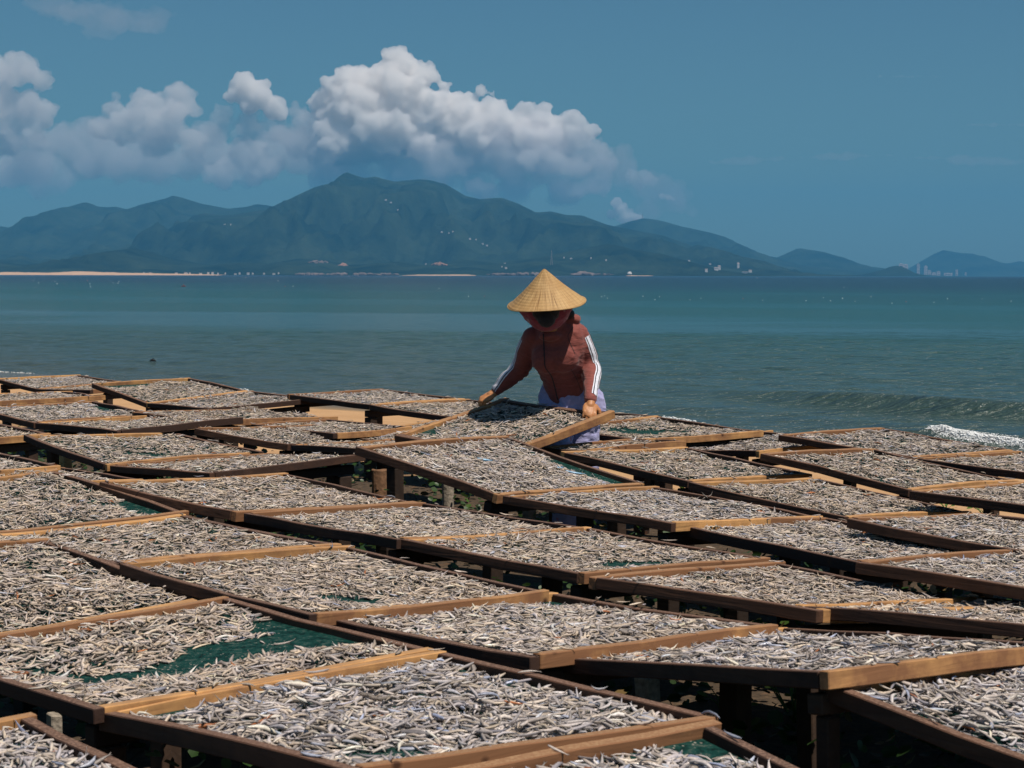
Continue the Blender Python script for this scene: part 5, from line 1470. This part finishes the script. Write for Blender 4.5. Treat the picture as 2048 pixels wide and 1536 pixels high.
hair = remeshed([ellipsoid(at(1098, 604, 11.26), (.10, .11, .10)), ellipsoid(at(1135, 628, 11.33), (.045, .05, .035))], .006, 2, 'hair')
wear('hair', hair, simple_mat('black_hair', (.015, .012, .012), .6, 60, .3, .4, .004))
# conical straw hat
def straw_mat():
    m, nt, p = new_mat('palm_leaf_straw')
    tc = N(nt, 'ShaderNodeTexCoord'); sx_ = N(nt, 'ShaderNodeSeparateXYZ'); nt.links.new(tc.outputs['Object'], sx_.inputs[0])
    a2 = N(nt, 'ShaderNodeMath', operation='ARCTAN2'); nt.links.new(sx_.outputs[1], a2.inputs[0]); nt.links.new(sx_.outputs[0], a2.inputs[1])
    cx = N(nt, 'ShaderNodeCombineXYZ')
    m1 = N(nt, 'ShaderNodeMath', operation='MULTIPLY'); nt.links.new(a2.outputs[0], m1.inputs[0]); m1.inputs[1].default_value = 34
    m2 = N(nt, 'ShaderNodeMath', operation='MULTIPLY'); nt.links.new(sx_.outputs[2], m2.inputs[0]); m2.inputs[1].default_value = 9
    nt.links.new(m1.outputs[0], cx.inputs[0]); nt.links.new(m2.outputs[0], cx.inputs[1])
    nz = N(nt, 'ShaderNodeTexNoise'); nz.inputs['Scale'].default_value = 1.0; nz.inputs['Detail'].default_value = 4; nt.links.new(cx.outputs[0], nz.inputs['Vector'])
    r = ramp(nt, [(0.30, (0.17, 0.09, 0.035)), (0.43, (0.44, 0.27, 0.11)), (0.7, (0.60, 0.40, 0.18))]); nt.links.new(nz.outputs[0], r.inputs[0])
    # hoops under the leaf show as faint darker rings
    m3 = N(nt, 'ShaderNodeMath', operation='MULTIPLY'); nt.links.new(sx_.outputs[2], m3.inputs[0]); m3.inputs[1].default_value = 2 * math.pi / 0.0135
    sn = N(nt, 'ShaderNodeMath', operation='SINE'); nt.links.new(m3.outputs[0], sn.inputs[0])
    rr = ramp(nt, [(0.0, (0.86, 0.84, 0.80)), (0.22, (1, 1, 1))])
    mp = N(nt, 'ShaderNodeMapRange'); nt.links.new(sn.outputs[0], mp.inputs[0]); mp.inputs[1].default_value = -1; nt.links.new(mp.outputs[0], rr.inputs[0])
    n3 = noise_tex(nt, 14, 4); 
    c = mixc(nt, 0.85, r.outputs[0], rr.outputs[0], 'MULTIPLY')
    r4 = ramp(nt, [(0.3, (0.8, 0.72, 0.62)), (0.6, (1, 1, 1))]); nt.links.new(n3.outputs[0], r4.inputs[0])
    c = mixc(nt, 0.8, c, r4.outputs[0], 'MULTIPLY')
    nt.links.new(c, p.inputs['Base Color']); p.inputs['Roughness'].default_value = 0.6; p.inputs['Specular IOR Level'].default_value = 0.35
    ad = N(nt, 'ShaderNodeMath', operation='MULTIPLY_ADD'); nt.links.new(sn.outputs[0], ad.inputs[0]); ad.inputs[1].default_value = 0.12; nt.links.new(nz.outputs[0], ad.inputs[2])
    bump(nt, p, ad.outputs[0], 0.8, 0.004)
    return m
M_straw = straw_mat()
hc = at(1093.5, 606.5, 11.20); R_h = .2285
ax = Vector((-.085, -.19, 1)).normalized()
side_ = Vector((1, 0, 0)); xax = (side_ - ax * side_.dot(ax)).normalized(); yax = ax.cross(xax)
HM = Matrix((xax, yax, ax)).transposed()
prof = [(0.0, .203), (.004, .2025), (.012, .197), (.05, .160), (.10, .109), (.15, .063), (.185, .034), (.205, .017), (.218, .008), (R_h, .001)]
prof_in = [(R_h - .002, -.002), (.20, .014), (.15, .056), (.10, .102), (.05, .152), (0.001, .196)]
vs, fs = [], []
seg = 96
allp = prof + prof_in
for (r_, z_) in allp:
    for k in range(seg):
        an = 2 * math.pi * k / seg
        w = 1 + .006 * math.sin(an * 5 + 1) + .004 * math.sin(an * 11)
        dz = .004 * math.sin(an * 3 + .5) * (r_ / R_h) ** 2 + random.uniform(-.0006, .0006)
        vs.append(Vector((r_ * w * math.cos(an), r_ * w * math.sin(an), z_ + dz)))
for i in range(len(allp) - 1):
    for k in range(seg):
        a = i * seg + k; b = i * seg + (k + 1) % seg
        fs.append((a, b, b + seg, a + seg))
hat = link_mesh('straw_hat', mesh_py('hat', vs, fs, True), M_straw, person)
hat.matrix_local = Matrix.Translation(hc - person_base) @ HM.to_4x4()
rim = [(R_h * math.cos(2 * math.pi * k / 64), R_h * math.sin(2 * math.pi * k / 64), .004 * math.sin(2 * math.pi * k / 64 * 3 + .5)) for k in range(65)]
tv, tf = tube_mesh(rim, [.0035] * 65, 6, False)
link_mesh('rim_hoop', mesh_py('hoop', tv, tf, True), M_straw, hat)
tag_ring = None
# gold ring on the visible hand
M_gold = simple_mat('gold_ring', (.65, .42, .10), .25, 10, .1, 0); M_gold.node_tree.nodes['Principled BSDF'].inputs['Metallic'].default_value = 1
rg_c = J['wR'] + Vector((.0135, -.058, -.098)); 
rv = [rg_c + Vector((math.cos(a) * .0095, math.sin(a) * .006, math.sin(a) * .009)) for a in [2 * math.pi * k / 16 for k in range(17)]]
tv, tf = tube_mesh(rv, [.0022] * 17, 6, False); me = mesh_py('ring', tv, tf, True); me.transform(Matrix.Translation(-person_base)); link_mesh('finger_ring', me, M_gold, person)

# a small woman: set her size and stand her between the rows
PS = 0.92
person.scale = (PS, PS, PS)
person.location = Vector((0, 0, CAMZ)) * (1 - PS) + person_base * PS
# ------------------------------------------------------------------ plants under the racks
def leaf_field():
    r = np.random.default_rng(21)
    n = 34000
    x = r.uniform(-5.5, 4.5, n); y = r.uniform(2.6, 19, n)
    q = x * WV.x + y * WV.y
    den = vnoise(x * 1.1, y * 1.1, 61, 4)
    keep = (q < 9.3 + 1.2 * (den - .5)) & (den > .30 + .30 * smooth(6.2, 9.2, q))
    # bare sand beside the long strip at right
    keep &= ~((y > 15) | (q > 8.6))
    keep &= ~((x > 1.2) & (q > 7.4) & (r.random(n) > .06))
    x, y = x[keep], y[keep]; n = len(x)
    z = ground_h(x, y) + r.gamma(2.0, .045, n)
    near = y < 7
    sz = r.uniform(.012, .030, n) * np.where(near, 1.0, .9)
    yaw = r.uniform(0, 2 * math.pi, n); tx = r.normal(0, .5, n); ty = r.normal(0, .5, n)
    # round notched leaf, folded a little along the middle
    T = np.array([(0, -1, 0), (.75, -.55, .16), (.85, .35, .20), (.35, .95, .12), (0, .70, 0), (-.35, .95, .12), (-.85, .35, .20), (-.75, -.55, .16)])
    FF = np.array([(0, 1, 2, 3), (0, 3, 4, 4), (0, 4, 5, 5), (0, 5, 6, 7)])
    tri = np.array([(0, 1, 2), (0, 2, 3), (0, 3, 4), (0, 4, 5), (0, 5, 6), (0, 6, 7)])
    X = T[None, :, 0] * sz[:, None]; Y = T[None, :, 1] * sz[:, None]; Z = T[None, :, 2] * sz[:, None]
    Y, Z = Y * np.cos(tx)[:, None] - Z * np.sin(tx)[:, None], Y * np.sin(tx)[:, None] + Z * np.cos(tx)[:, None]
    X, Z = X * np.cos(ty)[:, None] - Z * np.sin(ty)[:, None], X * np.sin(ty)[:, None] + Z * np.cos(ty)[:, None]
    X, Y = X * np.cos(yaw)[:, None] - Y * np.sin(yaw)[:, None], X * np.sin(yaw)[:, None] + Y * np.cos(yaw)[:, None]
    V = np.stack([X + x[:, None], Y + y[:, None], Z + z[:, None]], 2).reshape(-1, 3)
    F = (tri[None] + (np.arange(n) * 8)[:, None, None]).reshape(-1, 3)
    g = r.uniform(.6, 1.35, n)[:, None] * np.array([.032, .075, .018])[None]
    dry = r.random(n) < .08; g[dry] = np.array([.22, .15, .06])
    lime = r.random(n) < .12; g[lime] *= np.array([1.9, 1.6, 1.1])
    C = np.repeat(np.concatenate([g, np.ones((n, 1))], 1)[:, None, :], 8, 1).reshape(-1, 4)
    m, nt, p = new_mat('creeper_leaf')
    a_ = N(nt, 'ShaderNodeAttribute'); a_.attribute_name = 'col'
    nt.links.new(a_.outputs['Color'], p.inputs['Base Color']); p.inputs['Roughness'].default_value = .45
    tr_ = N(nt, 'ShaderNodeBsdfTranslucent'); nt.links.new(a_.outputs['Color'], tr_.inputs[0])
    mx = N(nt, 'ShaderNodeMixShader'); mx.inputs[0].default_value = .3
    out = [q_ for q_ in nt.nodes if q_.type == 'OUTPUT_MATERIAL'][0]
    nt.links.new(p.outputs[0], mx.inputs[1]); nt.links.new(tr_.outputs[0], mx.inputs[2]); nt.links.new(mx.outputs[0], out.inputs[0])
    o = link_mesh('ground_creeper', mesh_np('creeper', V, F, False, C), m)
    tag(o, 'green beach creeper and dry leaves covering the ground under the racks', 'plants', kind='stuff')
    return m
M_leaf = leaf_field()
# grass blades and twigs among them
def litter():
    r = np.random.default_rng(5); n = 2600
    x = r.uniform(-5, 4.5, n); y = r.uniform(2.8, 17.5, n); q = x * WV.x + y * WV.y
    k = (q < 14.5) & ((q < 9.2) | (r.random(n) < .35)); x, y = x[k], y[k]; n = len(x)
    z = ground_h(x, y) + .004
    a = r.uniform(0, 2 * math.pi, n); l = r.uniform(.02, .10, n); w = r.uniform(.0015, .005, n)
    up = np.where(r.random(n) < .3, r.uniform(.3, 1.0, n), r.uniform(0, .12, n))
    dx, dy, dz = np.cos(a) * l * (1 - up * .6), np.sin(a) * l * (1 - up * .6), l * up
    px_, py_ = -np.sin(a) * w, np.cos(a) * w
    P0 = np.stack([x - px_, y - py_, z], 1); P1 = np.stack([x + px_, y + py_, z], 1)
    P2 = np.stack([x + dx * .6, y + dy * .6, z + dz * .7 + w * 2.5], 1); P3 = np.stack([x + dx, y + dy, z + dz], 1)
    V = np.stack([P0, P1, P2, P3], 1).reshape(-1, 3)
    F = (np.array([(0, 1, 2), (1, 3, 2), (0, 2, 3)])[None] + (np.arange(n) * 4)[:, None, None]).reshape(-1, 3)
    o = link_mesh('dry_litter', mesh_np('litter', V, F, False), simple_mat('dry_twig', (.10, .06, .035), .9, 5, .4, 0))
    tag(o, 'dark twigs and dry bits scattered over the sand', 'litter', kind='stuff')
litter()
def plant(px, py, label, n=14, h=.10, seed=0, z=None, Y=None):
    """a small sprouting plant: leaves on short stems"""
    r = random.Random(seed)
    P = at_z(px, py, -.02) if Y is None else Vector((at(px, py, Y).x, Y, 0))
    P.z = float(ground_h(np.array([P.x]), np.array([P.y]))[0])
    e = empty('sprouting_plant', P)
    stems = []
    M_pl = M_plant
    for i in range(n):
        a = r.uniform(0, 2 * math.pi); sp_ = r.uniform(.2, .9) * h
        tip = Vector((math.cos(a) * sp_, math.sin(a) * sp_, h * r.uniform(.5, 1.1)))
        stems.append(tube_mesh([(0, 0, 0), tip * .5 + Vector((0, 0, h * .15)), tip], [.003, .0022, .0015], 4))
        s_ = r.uniform(.012, .024); up = Vector((r.uniform(-.5, .5), r.uniform(-.6, .2), 1)).normalized(); t = Vector((math.cos(a), math.sin(a), r.uniform(-.2, .5))).normalized(); sd = t.cross(up).normalized(); up = sd.cross(t)
        vs = [tip, tip + t * s_ * .6 + sd * s_ * .55 + up * s_ * .15, tip + t * s_ * 1.5 + sd * s_ * .45 + up * s_ * .1, tip + t * s_ * 1.9, tip + t * s_ * 1.5 - sd * s_ * .45 + up * s_ * .1, tip + t * s_ * .6 - sd * s_ * .55 + up * s_ * .15]
        link_mesh('leaf', mesh_py('leaf', vs, [(0, 1, 2, 3), (0, 3, 4, 5)]), M_pl, e)
    link_mesh('stem', mesh_py('stem', *merge(stems)), M_pl, e)
    tag(e, label, 'plant')
def plant_mat():
    m, nt, p = new_mat('fresh_leaf')
    nz = noise_tex(nt, 30, 3); r = ramp(nt, [(.3, (.06, .14, .02)), (.7, (.14, .26, .04))]); nt.links.new(nz.outputs[0], r.inputs[0])
    nt.links.new(r.outputs[0], p.inputs['Base Color']); p.inputs['Roughness'].default_value = .45
    tr_ = N(nt, 'ShaderNodeBsdfTranslucent'); nt.links.new(r.outputs[0], tr_.inputs[0])
    mx = N(nt, 'ShaderNodeMixShader'); mx.inputs[0].default_value = .35
    out = [q_ for q_ in nt.nodes if q_.type == 'OUTPUT_MATERIAL'][0]
    nt.links.new(p.outputs[0], mx.inputs[1]); nt.links.new(tr_.outputs[0], mx.inputs[2]); nt.links.new(mx.outputs[0], out.inputs[0])
    return m
M_plant = plant_mat()
plant(1968, 1030, 'small dark green weed alone on the bright sand strip at right', 12, .09, 1)
plant(1892, 1007, 'low weed touching the dark rail on the sand strip', 8, .06, 2)
plant(1275, 962, 'leafy sprig on sand between the raised tray and the next row', 16, .08, 3)
plant(1365, 985, 'weed under the hanging dark net right of the raised tray', 14, .08, 4)
plant(760, 1100, 'sunlit bright green sprig in the long dark gap left of centre', 14, .09, 5)
plant(815, 1120, 'pale green leafy clump in the long dark gap near centre', 20, .12, 6)
plant(1335, 1240, 'lit green leaf pair in the dark gap under the centre right tray', 7, .16, 7)
plant(1142, 1372, 'thin upright green seedling beside the grey post', 5, .16, 8)
plant(1450, 1450, 'small bright green sprout beside the bottom right tray corner', 9, .12, 9)
plant(1640, 1128, 'green leaves catching sun in the dark gap at right', 16, .10, 10)
plant(340, 1540, 'round dim leaves at the bottom edge in the lower left gap', 12, .2, 11)
plant(1730, 1440, 'cluster of dim green leaves in the bottom right gap', 26, .2, 12)
plant(1590, 1460, 'large round dim leaves left of the dark post at bottom right', 18, .22, 13)

# ------------------------------------------------------------------ foam, floats, driftwood
M_foam = simple_mat('sea_foam', (0.80, 0.82, 0.82), 0.7, 14, 0.12, 0.6, 0.03)
def foam(name, label, pts, width, hgt, seed, n):
    """crumbly foam: many small lumps along the breaking edge"""
    r = random.Random(seed); parts = []
    v1, f1 = ico(1); f1 = [tuple(int(i) for i in q) for q in f1]
    for i in range(n):
        t = r.random(); k = t * (len(pts) - 1); a = int(min(k, len(pts) - 2)); u = k - a
        px = pts[a][0] * (1 - u) + pts[a + 1][0] * u; py = pts[a][1] * (1 - u) + pts[a + 1][1] * u
        P = at_z(px, py, SEA_Z + .02)
        d = r.gauss(0, 1)
        P = P + Vector((WV.x, WV.y, 0)) * d * width
        P.z = float(sea_h(np.array([P.x]), np.array([P.y]))[0]) + r.random() * hgt * math.exp(-d * d)
        s = r.uniform(.004, .013) * (1.2 if abs(d) < .7 else .7)
        parts.append(([P + Vector((q[0] * s * r.uniform(.8, 2.2), q[1] * s * 1.5, q[2] * s * r.uniform(.4, .9))) for q in v1], f1))
    V_, F_ = merge(parts)
    tag(link_mesh(name, mesh_py(name, V_, F_, True), M_foam), label, 'foam', kind='stuff')
foam('sea_foam', 'white breaking foam at the right edge of the shore', [(1862, 872), (1900, 878), (1960, 884), (2048, 893), (2110, 900)], .08, .045, 1, 5200)
foam('sea_foam', 'short line of white foam behind the tray with the olive patch', [(1325, 836), (1350, 838), (1392, 845)], .05, .05, 2, 500)
foam('sea_foam', 'tiny foam bit behind the raised upper left tray', [(470, 778), (500, 781)], .06, .05, 3, 90)
foam('sea_foam', 'thin foam line at the upper left edge of the beach', [(-20, 743), (30, 744), (70, 746)], .05, .03, 4, 200)
# fishing floats: tiny balls with a top, far out
M_float = simple_mat('white_float', (.75, .75, .72), .5, 2, .1, 0)
M_floatr = simple_mat('red_float', (.45, .06, .04), .5, 2, .1, 0)
def float_mesh(d):
    vs, fs = ellipsoid((0, 0, 0), (d, d, d * .8), seg=1)
    tv, tf = tube_mesh([(0, 0, d * .6), (0, 0, d * 1.5)], [d * .2, d * .15], 5)
    return mesh_py('float', *merge([(vs, fs), (tv, tf)]), True)
fm = [float_mesh(.16)]; fm[0].materials.append(M_float)
fmr = [float_mesh(.20)]; fmr[0].materials.append(M_floatr)
bu = [(67, 562), (77, 566), (110, 563), (114, 568), (175, 562), (180, 568), (181, 574), (226, 566), (236, 567), (238, 563), (70, 575), (492, 555), (556, 562), (570, 573), (586, 573), (698, 553), (718, 553), (772, 555), (800, 552), (900, 553), (878, 577), (937, 593), (969, 593), (1203, 594), (1209, 592), (1215, 597), (1286, 593), (1310, 600), (1319, 594), (1380, 600), (1402, 597), (1486, 598), (1525, 601), (1612, 602), (1647, 596), (1661, 602), (1685, 597), (1710, 603), (1742, 594), (1784, 607), (1812, 604), (1868, 605), (1895, 598), (1964, 598), (2022, 603), (1688, 575), (1514, 556)]
rb = random.Random(9)
for i, (x, y) in enumerate(bu):
    P = at_z(x, y, SEA_Z); red = i % 9 == 4
    o = bpy.data.objects.new('fishing_float', (fmr if red else fm)[0]); COL.objects.link(o)
    o.location = P + Vector((0, 0, .02)); s = (P.y / FOC) * rb.uniform(1.2, 2.0) / .32; o.scale = (s, s, s)
    if red: tag(o, 'tiny reddish fishing float on the open sea', 'float', 'red floats on the bay')
    else: tag(o, 'tiny white fishing float on the open sea', 'float', 'white floats on the bay')
def boat(px, y, Y_scale, label, mat):
    P = at_z(px, y, SEA_Z); s = P.y / FOC
    L_, W_, H_b = 4.2 * s, 1.3 * s, 1.6 * s
    vs, fs = [], []
    for i in range(7):
        t = i / 6 * 2 - 1; w = W_ * (1 - t * t) ** .6 + .02; sh = H_b * (.6 + .5 * t * t)
        vs += [(t * L_, -w, sh), (t * L_, -w * .5, 0), (t * L_, w * .5, 0), (t * L_, w, sh)]
    for i in range(6):
        for k in range(3): a = i * 4 + k; fs.append((a, a + 4, a + 5, a + 1))
        fs.append((i * 4 + 3, i * 4 + 7, i * 4 + 4, i * 4))
    e = empty('rowing_boat', P, .5)
    link_mesh('hull', mesh_py('hull', vs, fs), mat, e)
    cv, cf = ellipsoid((0, 0, H_b * 1.7), (W_ * .5, W_ * .45, H_b * 1.0), seg=1); link_mesh('cabin', mesh_py('cabin', cv, cf), mat, e)
    tag(e, label, 'boat')
boat(367, 573, 0, 'small dark red boat alone on the bay at left', M_floatr)
P = at_z(305, 725, SEA_Z)
dv = [tube_mesh([(-.07, 0, .0), (-.02, 0, .03), (.05, .01, .02), (.085, .01, .0)], [.01, .028, .026, .008], 8), tube_mesh([(.0, 0, .03), (.02, 0, .075), (.035, 0, .085)], [.016, .010, .006], 6), tube_mesh([(-.02, 0, .03), (-.05, 0, .06)], [.012, .004], 6)]
tag(link_mesh('driftwood', mesh_py('driftwood', *merge(dv), True), simple_mat('soaked_black_wood', (.012, .01, .01), .7, 20, .3, .3), loc=P + Vector((0, 0, .03))), 'small black knotty driftwood floating off the left beach', 'driftwood')
